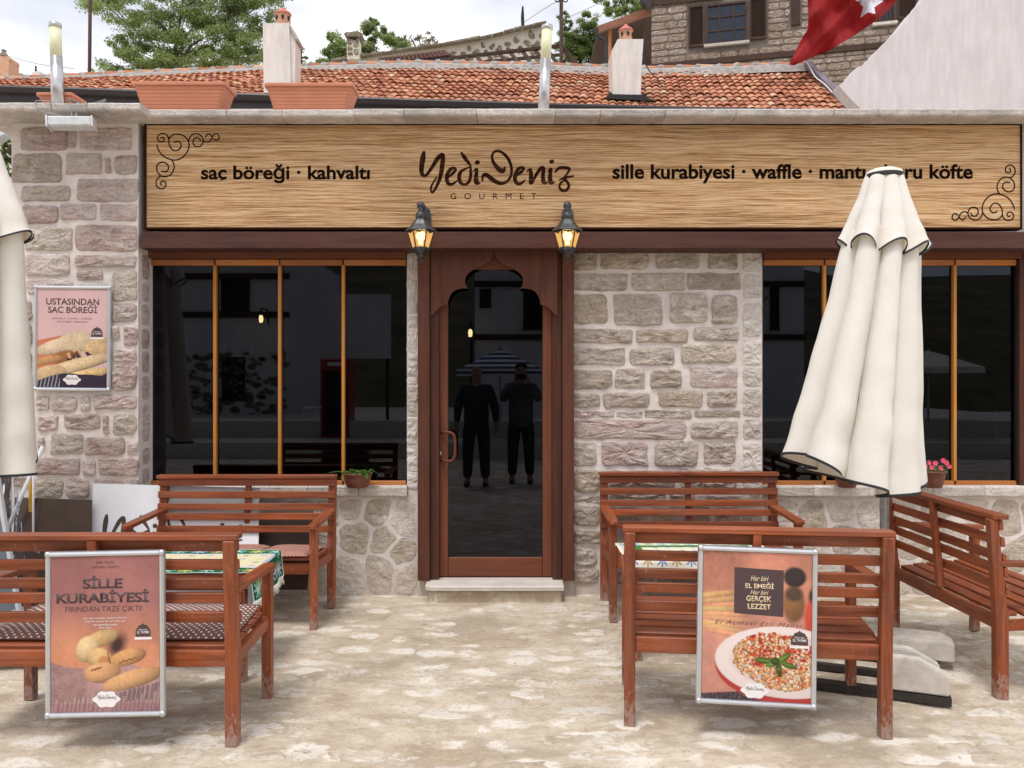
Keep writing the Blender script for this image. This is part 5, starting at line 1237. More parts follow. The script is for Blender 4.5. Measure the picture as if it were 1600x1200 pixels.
nb = empty('neighbour_house', (0, 17, 0), 'house behind the cafe with a long low terracotta tiled roof and dark gutter', 'house'); NO = (0, 17, 0)
NC, NR = 134, 11
def roofpt(u, v, h):
    a, b = eave(u), ridge(u); p = a.lerp(b, v); d = (b-a).normalized(); n = Vector((1, 0, 0)).cross(d).normalized()
    if n.z < 0: n = -n
    return p+n*(h+.035*nz(u*9, v*3, 2))
def tile(bm, i, j, rs):
    u0, u1 = i/NC, (i+1)/NC; v0, v1 = (j-.12)/NR, (j+1.0)/NR; js = rs.uniform(-.10, .10)/NR; jh = rs.uniform(-.010, .012); n = 6; top = []
    A = []; B = []; C_ = []
    for k in range(n+1):
        a = k/n; h = .036*math.sin(math.pi*a)**.8-.012; u = u0+(u1-u0)*a
        A.append(bm.verts.new(roofpt(u, v0+js, h+.040+jh))); B.append(bm.verts.new(roofpt(u, v1+js, h+.004+jh))); C_.append(bm.verts.new(roofpt(u, v0+js+.004, h+.040+jh-.024)))
    for k in range(n):
        bm.faces.new((A[k], A[k+1], B[k+1], B[k])); bm.faces.new((C_[k], C_[k+1], A[k+1], A[k]))
deck = []
bm = bmesh.new(); g = [[bm.verts.new(roofpt(i/40, v, -.05)) for i in range(41)] for v in (-.02, .5, 1.0)]
for a, b in zip(g, g[1:]):
    for i in range(40): bm.faces.new((a[i], a[i+1], b[i+1], b[i]))
roof = obj('roof', bm, M['tar'], nb, org=NO)
cells = [(i, j) for j in range(NR) for i in range(NC)]
vis_cells = [(i, j) for i, j in cells if -30 < 800+roofpt(i/NC, j/NR, 0).x/roofpt(i/NC, j/NR, 0).y*F < 1340]
near = set(sorted(vis_cells, key=lambda c: (c[1], abs(c[0]-88)))[:298])
rest = bmesh.new()
for c in cells:
    if c in near:
        bm = bmesh.new(); tile(bm, *c, rnd); obj('roof_tile', bm, M['roof_tile'], roof, org=NO)
    else: tile(rest, *c, rnd)
tag(obj('roof_tiles', rest, M['roof_tile'], roof, org=NO), kind='stuff')
# ridge tiles bedded in grey mortar
bm = bmesh.new(); N_ = 110
mort = []
for i in range(N_+1):
    u = i/N_; p = ridge(u); q = .05*abs(nz(i*.9, 1))+.03
    mort.append([p+Vector((0, -.26-q, -.17)), p+Vector((0, -.20-q*.5, -.02+q*.6)), p+Vector((0, -.06, .07+q*.7)), p+Vector((0, .1, .05)), p+Vector((0, .2, -.1))])
loft(bm, mort, False, False, False); bmesh.ops.recalc_face_normals(bm, faces=bm.faces); obj('ridge_mortar', bm, M['ridge_mortar'], roof, org=NO)
NT = 46
for i in range(NT):
    u0, u1 = (i+.06)/NT, (i+.98)/NT; a, b = ridge(u0), ridge(u1); bm = bmesh.new(); rr = []
    for p, r_ in ((a, .115), (b, .095)): rr.append([p+Vector((0, -.02+r_*math.cos(math.pi*k/8), .035+r_*math.sin(math.pi*k/8))) for k in range(9)])
    loft(bm, rr, False, False, False); bmesh.ops.recalc_face_normals(bm, faces=bm.faces); obj('ridge_tile', bm, M['roof_tile'], roof, org=NO)
    bm = bmesh.new(); p = ridge((i+1)/NT); bmesh.ops.create_icosphere(bm, subdivisions=2, radius=.075, matrix=Matrix.Translation(p+Vector((0, -.08, .06)))@Matrix.Diagonal((1.4, 1, 1.1, 1)))
    for v in bm.verts: v.co += Vector((nz(v.co.x*9, v.co.z*9, 1), 0, nz(v.co.x*9, v.co.z*9, 5)))*.06
    obj('mortar_lump', bm, M['ridge_mortar'], roof, org=NO)
# gutter and facade
bm = bmesh.new(); rr = []
for i in range(41):
    p = eave(i/40)+Vector((0, -.10, -.02)); rr.append([p+Vector(q) for q in ((0, -.04, 0), (0, -.07, .015), (0, -.085, -.02), (0, -.06, -.10), (0, .02, -.13), (0, .02, -.26), (0, .3, -.26), (0, .3, 0))])
loft(bm, rr); bmesh.ops.recalc_face_normals(bm, faces=bm.faces); obj('gutter', bm, M['gutter_metal'], nb, org=NO)
bm = bmesh.new(); a, b = eave(0), eave(1)
prism([Vector((a.x, a.y+.35, 0)), Vector((b.x, b.y+.35, 0)), Vector((b.x, b.y+.35, ZE-.25)), Vector((a.x, a.y+.35, ZE-.25))], (0, .3, 0), bm); obj('wall', bm, M['plaster_white'], nb, org=NO)
def pface(pts, Y, d, m, name, par, org, m2=None):
    bm = prism([P(x, y, Y) for x, y in pts], (0, d, 0)); return obj(name, bm, M[m], par, org=org)
def chimney_pot(par, org, cx, y0, y1, w_, Y, two=False):
    c = P(cx, y1, Y); h = (y1-y0)/F*Y; r = w_/2/F*Y; c.y += .25
    bm = bmesh.new(); lathe(bm, [(r*.92, -.03), (r, .02), (r, h*.62), (r*1.08, h*.64), (r*1.1, h*.70), (r*.9, h*.78), (r*.45, h*.88), (r*.28, h*.90), (r*.30, h*.97), (r*.12, h)], c, 20)
    obj('pot', bm, M['pot_clay'], par, True, org=org)
    bm = bmesh.new(); lathe(bm, [(r*1.09, h*.635), (r*1.14, h*.70), (r*.93, h*.785), (r*.48, h*.885), (r*.31, h*.905), (r*.33, h*.975), (r*.14, h*1.01)], c, 20); obj('pot_lid', bm, M['pot_red'], par, True, org=org)
    for a_ in (-130, -78, -30):
        bm = bmesh.new(); d = Vector((math.cos(R(a_)), math.sin(R(a_)), 0)); s = Vector((-d.y, d.x, 0)); pc = c+d*(r*1.005)+Vector((0, 0, h*.42))
        pts = [pc+s*(r*.20*math.cos(t))*(1 if math.sin(t) > -.3 else .6)+Vector((0, 0, h*.13*math.sin(t))) for t in [2*math.pi*k/12 for k in range(12)]]; prism(pts, d*.01, bm); obj('vent_hole', bm, M['tar'], par, org=org)
t = empty('chimney', P(433, 130, 15.2), 'tall white plastered chimney with a clay pot behind the left planter', 'chimney'); og = t.location.copy()
bm = bmesh.new(); Y = 15.2
rr = [[P(x, y, Y) for x, y in ((410.5, 36), (451, 36), (457, 46), (462, 57), (461.5, 145), (412, 145))]]
prism(rr[0][:1]+[P(452, 36, Y), P(455, 145, Y), P(412, 145, Y)], (0, .62, 0), bm); obj('shaft', bm, M['plaster_white'], t, org=og)
bm = bmesh.new(); prism([P(452.3, 42, Y+.04), P(461.5, 58, Y+.04), P(461, 145, Y+.04), P(455.3, 145, Y+.04)], (0, .4, 0), bm); obj('flue_side', bm, M['plaster_white'], t, org=og)
bm = prism([P(451, 38, Y-.02), P(454, 40, Y-.02), P(465, 60, Y-.02), P(462, 62, Y-.02)], (0, .5, 0)); obj('cap_stone', bm, M['stone_coping'], t, org=og)
chimney_pot(t, og, 436.5, 3, 36, 23, Y)
t = empty('chimney', P(980, 152, 16.3), 'short white chimney with a pink clay pot and tarred foot on the tiled roof', 'chimney'); og = t.location.copy(); Y = 16.3
pface([(965, 61), (1005.5, 61), (1003, 100), (1001, 153), (957.5, 150), (956, 79)], Y, .6, 'plaster_white', 'shaft', t, og)
pface([(948, 150), (953, 143), (958, 147), (1001, 148), (1008, 146), (1013, 153), (1026, 158), (990, 156), (950, 154)], Y-.06, .1, 'tar', 'tar_collar', t, og)
chimney_pot(t, og, 980.5, 30, 62, 21, Y)
# flashing at the right verge
bm = bmesh.new(); q = lambda x, y, f: P(x, y, 18.0-1.9*f)
bm.faces.new([bm.verts.new(v) for v in (q(1258, 97, 0), q(1264, 108, 0), q(1330, 172, 1), q(1332, 172, 1))]); obj('valley_sheet', bm, M['grey_flashing'], roof, org=NO)
bm = bmesh.new(); V = [q(1258, 96, 0), q(1267, 97, 0), q(1345, 170, 1), q(1331, 170, 1)]; prism(V, (0, .1, -.05), bm); obj('verge_flashing', bm, M['grey_flashing'], roof, org=NO)
bm = bmesh.new(); tube(bm, [q(x, y, f)+Vector((0, -.15, .05)) for x, y, f in smoothpts([(1242, 102, 0), (1256, 105, .05), (1262, 114, .1), (1270, 128, .3), (1285, 140, .5), (1300, 156, .75), (1320, 168, 1)], 4)], .012, 6); obj('white_cable', bm, M['white_paint'], roof, True, org=NO)
# ------------------------------------------------------------------ pink plaster gable wall at the right
t = empty('gable_wall', P(1500, 180, 15.3), 'pale pink plastered wall with a ragged sloping edge at the upper right', 'wall'); og = t.location.copy()
edge = [(1345, 200), (1343, 168), (1325, 150), (1311, 134)]
tab = [(1311, 134), (1330, 117), (1338, 106), (1353, 100), (1362, 88), (1385, 65), (1405, 44), (1420, 25), (1436, 8), (1450, -12), (1490, -70)]
for (a, b) in zip(tab, tab[1:]):
    for k in range(1, 5): f = k/5; edge.append((a[0]+(b[0]-a[0])*f+1.6*nz(a[0]*.37+k*1.9, 3.3), a[1]+(b[1]-a[1])*f+1.6*nz(a[0]*.31+k*1.7, 8.2)))
    edge.append(b)
edge += [(1800, -70), (1800, 200)]
bm = prism([P(x, y, 15.3) for x, y in edge], (0, .35, 0)); obj('plaster', bm, M['plaster_pink'], t, org=og)
# ------------------------------------------------------------------ stone house upper right
HA, HB_ = P(1018, 105, 23.0), P(1400, 70, 21.4); HA.z = HB_.z = 0
hd = (HB_-HA).normalized(); hn = Vector((hd.y, -hd.x, 0)); hn = hn if hn.y < 0 else -hn
def hs(px): 
    p = PP(px, 300, HA, HB_); return (p-HA).dot(hd)
def hz(px, py): return PP(px, py, HA, HB_).z
def hp(s, z, out=0): return HA+hd*s+Vector((0, 0, z))+hn*out
sh_ = empty('stone_house', hp(0, 0), 'grey stone house with latticed wooden shutters and a dark timber band, above the roofs', 'house'); HO = hp(0, 0)
def hbox(s0, s1, z0, z1, o0, o1, m, name, par): return obj(name, prism([hp(s0, z0, o1), hp(s1, z0, o1), hp(s1, z1, o1), hp(s0, z1, o1)], hn*(o0-o1)), M[m], par, org=HO)
hw = hbox(0, 9, 0, 14, -.5, 0, 'mortar_dark', 'wall', sh_)
zb0, zb1 = hz(1018, 109.5), hz(1018, 101.5)
holes = []
def hwin(x0, x1, y0, y1): 
    m = (x0+x1)/2; return hs(x0), hs(x1), hz(m, y1), hz(m, y0)
holes.append(hwin(1075, 1198, -8, 74)); holes.append(hwin(1360, 1440, -40, 38)); holes.append(hwin(1236, 1250, -40, 40)); holes.append((-1, 12, zb0, zb1))
z = hz(1018, 175)
while z < hz(1018, -30):
    h = rnd.uniform(.13, .21); s = rnd.uniform(-.1, 0)
    if z < zb0 < z+h: h = zb0-z
    if z < zb1 < z+h: z = zb1
    while s < 7.6:
        wd = rnd.uniform(.28, .62); s1 = s+wd
        for a, b, c, d in holes[:3]:
            if z+h > c and z < d:
                if a-.02 < s < b+.02: s = b+.03; s1 = s+wd
                elif s < a-.02 < s1: s1 = a-.025
        wd = s1-s
        if wd < .09: s = s1+.03; continue
        px = 800+hp(s, z).x/hp(s, z).y*F; py = HY-(hp(s, z).z-CZ)/hp(s, z).y*F
        if not any(s1 > a-.02 and s < b+.02 and z+h > c+.01 and z < d-.01 for a, b, c, d in holes) and h > .09 and px < 1450 and (px > 1215 or py < 112):
            o = rect_outline(0, 1, 0, 1, 16); cx, cz = (s+s1)/2, z+h/2; a0 = max(s, .0)
            pts = []
            for k in range(16):
                th = 2*math.pi*(k+.5)/16; c_, sn = math.cos(th), math.sin(th); r_ = (abs(c_)**6+abs(sn)**6)**(-1/6)
                pts.append(hp(max(0, cx+c_*r_*(wd/2-.012)+.012*nz(k, s, z)), cz+sn*r_*(h/2-.010)+.010*nz(k*2, z, s)))
            cen = sum(pts, Vector())/16; stone3(pts, cen, hn, 'h', hw, HO, .02, .008)
        s = s1+.012
    z += h+.010
hbox(0-.03, 8, zb0, zb1, .005, .06, 'dark_timber_x', 'timber_band', sh_)
hbox(hs(1236), hs(1250), hz(1243, 40), 13.5, .005, .06, 'dark_timber_z', 'timber_post', sh_)
hbox(-.02, hs(1130), hz(1060, 6), hz(1060, -8), .03, .07, 'dark_timber_x', 'timber_band', sh_)
def house_window(x0, x1, y0, y1, nx, ny, shut):
    m = (x0+x1)/2; s0, s1, z0, z1 = hs(x0), hs(x1), hz(m, y1), hz(m, y0); wn = empty('window', (0, 0, 0)); wn.parent = sh_
    hbox(s0, s1, z0, z1, .0015, .0035, 'dark_glass', 'glass_pane', wn)
    fw = .055
    for q in ((s0, s0+fw, z0, z1), (s1-fw, s1, z0, z1), (s0+fw, s1-fw, z0, z0+fw), (s0+fw, s1-fw, z1-fw, z1)): hbox(*q, .004, .05, 'dark_timber_z', 'frame', wn)
    for i in range(1, nx): c = s0+(s1-s0)*i/nx; hbox(c-.02, c+.02, z0+fw, z1-fw, .004, .035, 'dark_timber_z', 'glazing_bar', wn)
    for i in range(1, ny): c = z0+(z1-z0)*i/ny; hbox(s0+fw, s1-fw, c-.018, c+.018, .005, .032, 'dark_timber_x', 'glazing_bar', wn)
    hbox(s0-.05, s1+.05, z0-.075, z0-.004, .003, .12, 'stone_cut', 'window_sill', wn)
    for a, b, ya, yb in shut:
        mm = (a+b)/2; sa, sb, za, zb = hs(a), hs(b), hz(mm, yb), hz(mm, ya); st = empty('shutter', (0, 0, 0)); st.parent = sh_
        for q in ((sa, sa+.05, za, zb), (sb-.05, sb, za, zb), (sa+.05, sb-.05, za, za+.06), (sa+.05, sb-.05, zb-.06, zb)): hbox(*q, .02, .07, 'dark_timber_z', 'frame', st)
        bm = bmesh.new(); x = sa+.05; W_, H_ = sb-sa-.1, zb-za-.12
        for sg in (1, -1):
            k = -H_
            while k < W_+H_:
                # diagonal lath clipped to the shutter opening
                pts = [(max(0, k), 0), (min(W_, k+H_), 0)]
                x0_, x1_ = max(0, k), min(W_, k+H_)
                if x1_ > x0_+.02:
                    f = lambda xx: (xx-k) if sg > 0 else H_-(xx-k)
                    p0, p1 = hp(sa+.05+x0_, za+.06+f(x0_), .035+.008*sg), hp(sa+.05+x1_, za+.06+f(x1_), .035+.008*sg); tube(bm, [p0, p1], .009, 4)
                k += .055
        tag(obj('lattice', bm, M['dark_timber_z'], st, org=HO), kind='stuff'); hbox(sa+.05, sb-.05, za+.06, zb-.06, .005, .012, 'dark_timber_z', 'back_panel', st)
house_window(1103, 1168, 5, 68, 3, 3, [(1076, 1101, 9, 74), (1171, 1198, -3, 62)])
house_window(1366, 1398, -40, 36, 4, 1, [(1401, 1432, -45, 30)])
# covered porch at the left of the stone house
pc = empty('porch', P(975, 100, 23.4), 'dark porch with a sloping red-brown roof edge against the stone house', 'porch'); og = pc.location.copy()
pface([(935, 40), (1018, 10), (1030, 6), (1030, 18), (1018, 22), (936, 50)], 23.4, .12, 'barge_wood', 'barge_board', pc, og)
bm = prism([P(936, 40, 23.55), P(1019, 9, 23.55), P(1019, 14, 23.55), P(936, 46, 23.55)], (0, 3.5, 0)); obj('roof', bm, M['dark_timber_x'], pc, org=og)
pface([(955, 40), (1045, 10), (1045, 130), (955, 130)], 26.5, .1, 'dark_timber_z', 'back_wall', pc, og)
pface([(951, 46), (955.5, 44), (955.5, 130), (951, 130)], 23.6, .09, 'post_wood', 'post', pc, og)
pface([(1001, -3), (1010, -8), (1018, -10), (1018, 12), (1010, 8)], 22.9, .3, 'gutter_metal', 'gutter_end', pc, og)
bm = bmesh.new(); tube(bm, [P(x, y, 23.3) for x, y in smoothpts([(932, 43), (933, 54), (938, 60), (944, 63), (947, 70), (947, 82), (947, 125)], 4)], .055, 8); bmesh.ops.recalc_face_normals(bm, faces=bm.faces); obj('downpipe', bm, M['gutter_metal'], pc, True, org=og)
bm = bmesh.new(); tube(bm, [P(x, y, 16.2) for x, y in smoothpts([(1004, 85), (1008, 98), (1015, 111), (1020, 117), (1028, 124), (1035, 136)], 4)], .012, 5); tag(obj('cable', bm, M['black_metal'], None, True), 'thin black cable sagging from the pink-potted chimney to the roof', 'cable')
# ------------------------------------------------------------------ flag
FY = 17.4
LE_ = [(-60, 1256), (0, 1262), (30, 1263), (46, 1262), (53, 1257.5), (65, 1250), (82, 1242), (100, 1233)]; RE_ = [(-60, 1446), (0, 1402), (10, 1394), (25, 1380), (42, 1356), (55, 1337), (70, 1312), (82, 1293), (91, 1266), (97, 1252), (100.5, 1243)]
def fdep(x, y): return FY+.16*math.sin((x-1200)*.075-(y*.055))+.10*math.sin((x+y)*.13)+.14*nz(x*.035, y*.03, 2)+.06*nz(x*.1, y*.05, 5)
t = empty('flag', P(1310, 30, FY), 'large red flag with a white star hanging in front of the stone house', 'flag'); og = t.location.copy()
bm = bmesh.new(); g = []
for j in range(61):
    y = -60+161*j/60; a, b = interp(LE_, y), interp(RE_, y); g.append([bm.verts.new(P(a+(b-a)*i/60, y+1.5*math.sin(i*.4)*(j/60), fdep(a+(b-a)*i/60, y))) for i in range(61)])
for a, b in zip(g, g[1:]):
    for i in range(60): bm.faces.new((a[i], a[i+1], b[i+1], b[i]))
b_ = NB('flag_red'); nn = b_.noise(b_.coord('Object'), 1.5, 4); b_.fin(b_.mix(nn, (.24, .012, .014), (.38, .022, .024)), .7, None, 0, .25); M['flag_red'] = b_.m
tr = b_.n('BsdfTranslucent'); tr.inputs[0].default_value = (.5, .03, .03, 1); ms = b_.n('MixShader'); ms.inputs[0].default_value = .3; b_.L(b_.b.outputs[0], ms.inputs[1]); b_.L(tr.outputs[0], ms.inputs[2]); b_.L(ms.outputs[0], b_.out.inputs[0])
plain('flag_white', (.60, .60, .66), .8); obj('cloth', bm, M['flag_red'], t, True, org=og)
star = [(1344, 28.5), (1355.8, 19.2), (1367.8, 21.8), (1366.3, 11.3), (1381, 1.5), (1368, -5), (1360, -26), (1350, -8), (1329, -6), (1349, 10.5)]
bm = bmesh.new(); c = (1357.5, 3); out = []
for i in range(10):
    a, b = star[i], star[(i+1) % 10]
    for k in range(6): out.append((a[0]+(b[0]-a[0])*k/6, a[1]+(b[1]-a[1])*k/6))
rings = [[P(c[0]+(x-c[0])*f*1.0, c[1]+(y-c[1])*f, fdep(c[0]+(x-c[0])*f, c[1]+(y-c[1])*f)-.012) for x, y in out] for f in (1, .75, .5, .25, .05)]
loft(bm, rings, False, True); bmesh.ops.recalc_face_normals(bm, faces=bm.faces); obj('star', bm, M['flag_white'], t, True, org=og)
# ------------------------------------------------------------------ ruined wall, small roof, pergola
RY = 27.0
TOP = [(517, 93), (560, 86), (640, 74), (700, 66), (760, 55), (800, 45), (838, 36), (850, 34)]
t = empty('ruined_wall', P(680, 110, RY), 'old rubble stone wall rising to the right behind the tiled roof', 'wall'); og = t.location.copy()
out = [(517, 140)]+[(x, y+3) for x, y in TOP]+[(856, 60), (858, 140)]
rw = obj('mortar', prism([P(x, y, RY) for x, y in out], (0, .5, 0)), M['mortar_ruin'], t, org=og)
seeds = []
for _ in range(1500):
    x, y = rnd.uniform(519, 854), rnd.uniform(38, 122)
    if y > interp(TOP, x)+7 and all((x-a)**2+((y-b)*1.3)**2 > (10.5 if x < 800 else 12)**2 for a, b in seeds): seeds.append((x, y))
for c in voronoi([s for s in seeds], 517, 858, 34, 126, 4.5):
    if rnd.random() < .12: continue
    ys = [p[1] for p in c]; xs = [p[0] for p in c]; mx_, my_ = sum(xs)/len(xs), sum(ys)/len(ys)
    if min(ys) < interp(TOP, mx_)+4 or max(xs)-min(xs) < 4 or mx_ < 520 or max(xs)-min(xs) > 30 or max(ys)-min(ys) > 26: continue
    r_ = rounded(c, wob=.8)[::2]; r_ = [(mx_+(x-mx_)*.86, my_+(y-my_)*.86) for x, y in r_]; pts = [P(x, y, RY) for x, y in r_]; cen = sum(pts, Vector())/len(pts); stone3(pts, cen, Vector((0, -1, 0)), 'u', rw, og, .03, .01)
x = 517
while x < 848:
    w_ = rnd.uniform(12, 22); y0, y1 = interp(TOP, x), interp(TOP, x+w_); jj = rnd.uniform(-1, 1)
    pts = [(x, y0+1.6), (x+w_, y1+1.6), (x+w_, y1-1+jj), (x, y0-1+jj)]; bm = prism([P(a, b, RY-.25) for a, b in pts], (0, .95, 0)); bmesh.ops.bevel(bm, geom=bm.edges[:], offset=.012, segments=1, affect='EDGES'); obj('cap_stone', bm, M['stone_ruin'], t, org=og); x += w_+.3
t = empty('chimney', P(551, 85, 26.6), 'small square stone chimney with a flat slab cap on the ruined wall', 'chimney'); og = t.location.copy(); Y = 26.6
sft = pface([(542, 63), (561, 63), (561, 92), (542, 92)], Y, .4, 'mortar_ruin', 'shaft', t, og)
rubble([(547, 66), (556, 70), (547, 76), (556, 80), (548, 84)], 543, 560.5, 61, 86, 2.6, sft, Y=Y, m='u', org=og, wob=.5, proud=.02)
for a_ in (543, 557.5): pface([(a_, 56), (a_+3, 56), (a_+3, 63), (a_, 63)], Y, .4, 'stone_ruin', 'cap_support', t, og)
pface([(537, 52.5), (541, 50), (562, 50), (566, 53.5), (562, 56.5), (541, 56)], Y-.1, .6, 'stone_ruin', 'cap_slab', t, og)
pface([(814.5, 38), (814, 24), (815.5, 10), (818, 9), (819, 24), (819.5, 38)], RY+.1, .25, 'tar', 'flue_pipe', empty('flue', P(817, 38, RY), 'thin dark flue pipe standing on top of the ruined wall', 'flue'), P(817, 38, RY))
plain('dark_tile', (.13, .06, .045), .8, var=.4, scale=8)
t = empty('small_roof', P(650, 98, 24.5), 'small dark tiled lean-to roof in front of the ruined wall', 'roof'); og = t.location.copy()
def Sm(u, v): # u along, v up the slope
    a = P(588+118*u, 103-14*u, 24.0); b = P(594+100*u, 93-12*u, 25.2); return a.lerp(b, v)
for i in range(17):
    for j in range(3):
        u = (i+.5)/17; bm = bmesh.new(); tube(bm, [Sm(u, j/3)+Vector((0, 0, .05)), Sm(u, (j+1.1)/3)+Vector((0, 0, .01))], [.062, .05], 7); obj('roof_tile', bm, M['dark_tile'], t, True, org=og)
bm = bmesh.new(); bm.faces.new([bm.verts.new(v) for v in (Sm(0, 0), Sm(1, 0), Sm(1, 1), Sm(0, 1))]); obj('roof_deck', bm, M['tar'], t, org=og)
bm = prism([Sm(0, 0)+Vector((0, -.05, -.01)), Sm(1, 0)+Vector((0, -.05, -.01)), Sm(1, 0)+Vector((0, -.05, -.35)), Sm(0, 0)+Vector((0, -.05, -.35))], (0, .1, 0)); obj('fascia', bm, M['gutter_metal'], t, org=og)
t = empty('pergola', P(800, 100, 23), 'dark timber pergola with slanting rafters in front of the ruined wall', 'pergola'); og = t.location.copy()
def bar(x0, y0, x1, y1, th, Y0, Y1, name='rafter'):
    bm = bmesh.new(); a, b = P(x0, y0, Y0), P(x1, y1, Y1); d = b-a; n = Vector((-d.z, 0, d.x)).normalized()*(th/2/F*Y0); prism([a-n, b-n, b+n, a+n], (0, .12, 0), bm); obj(name, bm, M['dark_timber_x'], t, org=og)
for i, x in enumerate((706, 722, 740, 758, 776, 793, 812, 832, 850)): bar(x, 84-i*2.1, x+19+i, 108, 4.6, 23.5, 22.5)
bar(703, 90, 877, 70, 4, 23.2, 23.2, 'beam'); bar(700, 101, 880, 84, 3.2, 23.0, 23.0, 'beam'); bar(872, 65, 908, 108, 5.5, 22.6, 22.4, 'brace'); bar(876, 108, 886, 88, 3, 22.5, 22.5, 'brace'); bar(878, 92, 884, 108, 3, 22.4, 22.4, 'brace')
# ------------------------------------------------------------------ poles, wires, far chimneys
for lab, x0, x1, y1, w_ in (('dark utility pole beside the left tree', 139.5, 141.5, 133, 5.5), ('dark utility pole between the ruined wall and the right tree', 877, 877, 112, 6)):
    Y = 22.3; a, b = P(x0, y1+14, Y), P(x1, -60, Y); t = empty('utility_pole', (a.x, Y, 0), lab, 'pole', 'utility poles behind the roofs'); bm = bmesh.new(); tube(bm, [Vector((0, 0, 0)), Vector((0, 0, a.z)), Vector((b.x-a.x, 0, b.z))], w_/2/F*Y, 10); obj('shaft', bm, M['dark_timber_z'], t, True)
    if x0 > 500:
        bm = bmesh.new()
        for s in (-1, 1): tube(bm, [Vector((s*.02, -.1, P(877, 3, Y).z))]+[Vector((s*(.05+.12*f), -.1, P(877, 3+3*math.sin(f*3.1), Y).z)) for f in (.3, .6, 1)], .018, 5)
        obj('bracket', bm, M['black_metal'], t)
for lab, pts in (('thin overhead wire at the upper left sky', [(0, 84, 22), (60, 100, 22), (115, 107, 22)]), ('thin overhead wire crossing left of the white chimney', [(140, 22, 22), (300, 12, 24), (500, -4, 26)]), ('thin overhead wire rising from the ruined wall to the right', [(820, 34, 26), (850, 14, 24), (877, -2, 22)]), ('thin overhead wire from the right pole', [(877, 32, 22), (930, 8, 23), (960, -8, 24)])):
    bm = bmesh.new(); tube(bm, [P(x, y, Y) for x, y, Y in smoothpts(pts, 4)], .009, 4); tag(obj('overhead_wire', bm, M['cable'], None, True), lab, 'wire')
t = empty('chimney', P(5, 130, 24), 'brick coloured chimney cut by the left edge of the picture', 'chimney'); og = t.location.copy()
pface([(-14, 92), (-12, 88), (13, 88), (15, 92), (13.5, 96), (13.5, 140), (-14, 140)], 24, .5, 'pot_clay', 'shaft', t, og); bm = bmesh.new(); lathe(bm, [(.10, 0), (.11, .05), (.06, .12), (.07, .18), (.02, .2)], P(6, 88, 24.2), 10); obj('pot', bm, M['stone_ruin'], t, org=og)
t = empty('chimney', P(56, 130, 28), 'small far white chimney with a finial behind the left roof', 'chimney'); og = t.location.copy()
pface([(50.5, 112), (61.5, 111), (61.5, 140), (50.5, 140)], 28, .3, 'plaster_white', 'shaft', t, og); bm = bmesh.new(); lathe(bm, [(.03, 0), (.04, .05), (.015, .08), (.04, .13), (.01, .18)], P(56, 111, 28.1), 8); obj('finial', bm, M['tar'], t, org=og)
pface([(14, 126), (14, 113), (32, 114), (50, 121), (52, 130)], 30, 3, 'stone_ruin', 'roof', empty('shed_roof', P(30, 126, 30), 'far grey shed roof at the left edge', 'roof'), P(30, 126, 30))
# ------------------------------------------------------------------ trees
def leaves(bm, c, rad, n, size, rs, flat=1):
    for _ in range(n):
        while True:
            v = Vector((rs.uniform(-1, 1), rs.uniform(-1, 1), rs.uniform(-1, 1)))
            if v.length < 1: break
        v = v*(.55+.45*rs.random()); p = c+Vector((v.x*rad[0], v.y*rad[1], v.z*rad[2])); a = Vector((rs.gauss(0, 1), rs.gauss(0, 1), rs.gauss(0, .7))).normalized(); b = a.orthogonal().normalized(); L = size*rs.uniform(.6, 1.3); W_ = L*.42
        bm.faces.new([bm.verts.new(q) for q in (p-a*L*.5, p+b*W_*.5, p+a*L*.5, p-b*W_*.5)])
def tree(name, label, cat, base, limbs, clumps, Y, nleaf, size, mat, seed, grp=None, sub=9, bark='bark'):
    rs = random.Random(seed); b = P(*base, Y); t = empty(name, (b.x, b.y, 0), label, cat, grp); og = Vector((b.x, b.y, 0))
    bm = bmesh.new(); tube(bm, [Vector((b.x+.1, Y, 0)), Vector((b.x, Y, b.z*.5)), b], [.22, .18, .14], 8)
    for l in limbs:
        pts = [P(x, y, Y+rs.uniform(-.4, .4)) for x, y in l]; pts[0].y = Y; r0 = .065; tube(bm, pts, [r0*(1-.8*i/(len(pts)-1)) for i in range(len(pts))], 6)
    for (cx, cy, rx, ry) in clumps:
        c = P(cx, cy, Y)
        for _ in range(4):
            e = c+Vector((rs.uniform(-1, 1)*rx, rs.uniform(-.6, .6)*rx, rs.uniform(-1, 1)*ry))*(Y/F); m = b.lerp(e, .55)+Vector((0, 0, .15)); tube(bm, [m, e], [.014, .006], 4)
    obj('trunk', bm, M[bark], t, org=og)
    bm = bmesh.new(); tot = sum(rx*ry for _, _, rx, ry in clumps)
    for (cx, cy, rx, ry) in clumps:
        c = P(cx, cy, Y); n = int(nleaf*rx*ry/tot); k = Y/F
        for _ in range(sub):
            a = rs.uniform(0, 6.283); r_ = math.sqrt(rs.random()); cc = c+Vector((r_*math.cos(a)*rx, rs.uniform(-.8, .8)*rx, r_*math.sin(a)*ry))*k; f = rs.uniform(.30, .62)
            leaves(bm, cc, (rx*f*k, rx*f*k, ry*f*k*.8), max(4, int(n/sub*(.4+1.2*rs.random()))), size, rs)
    tag(obj('crown', bm, M[mat], t, org=og), kind='stuff')
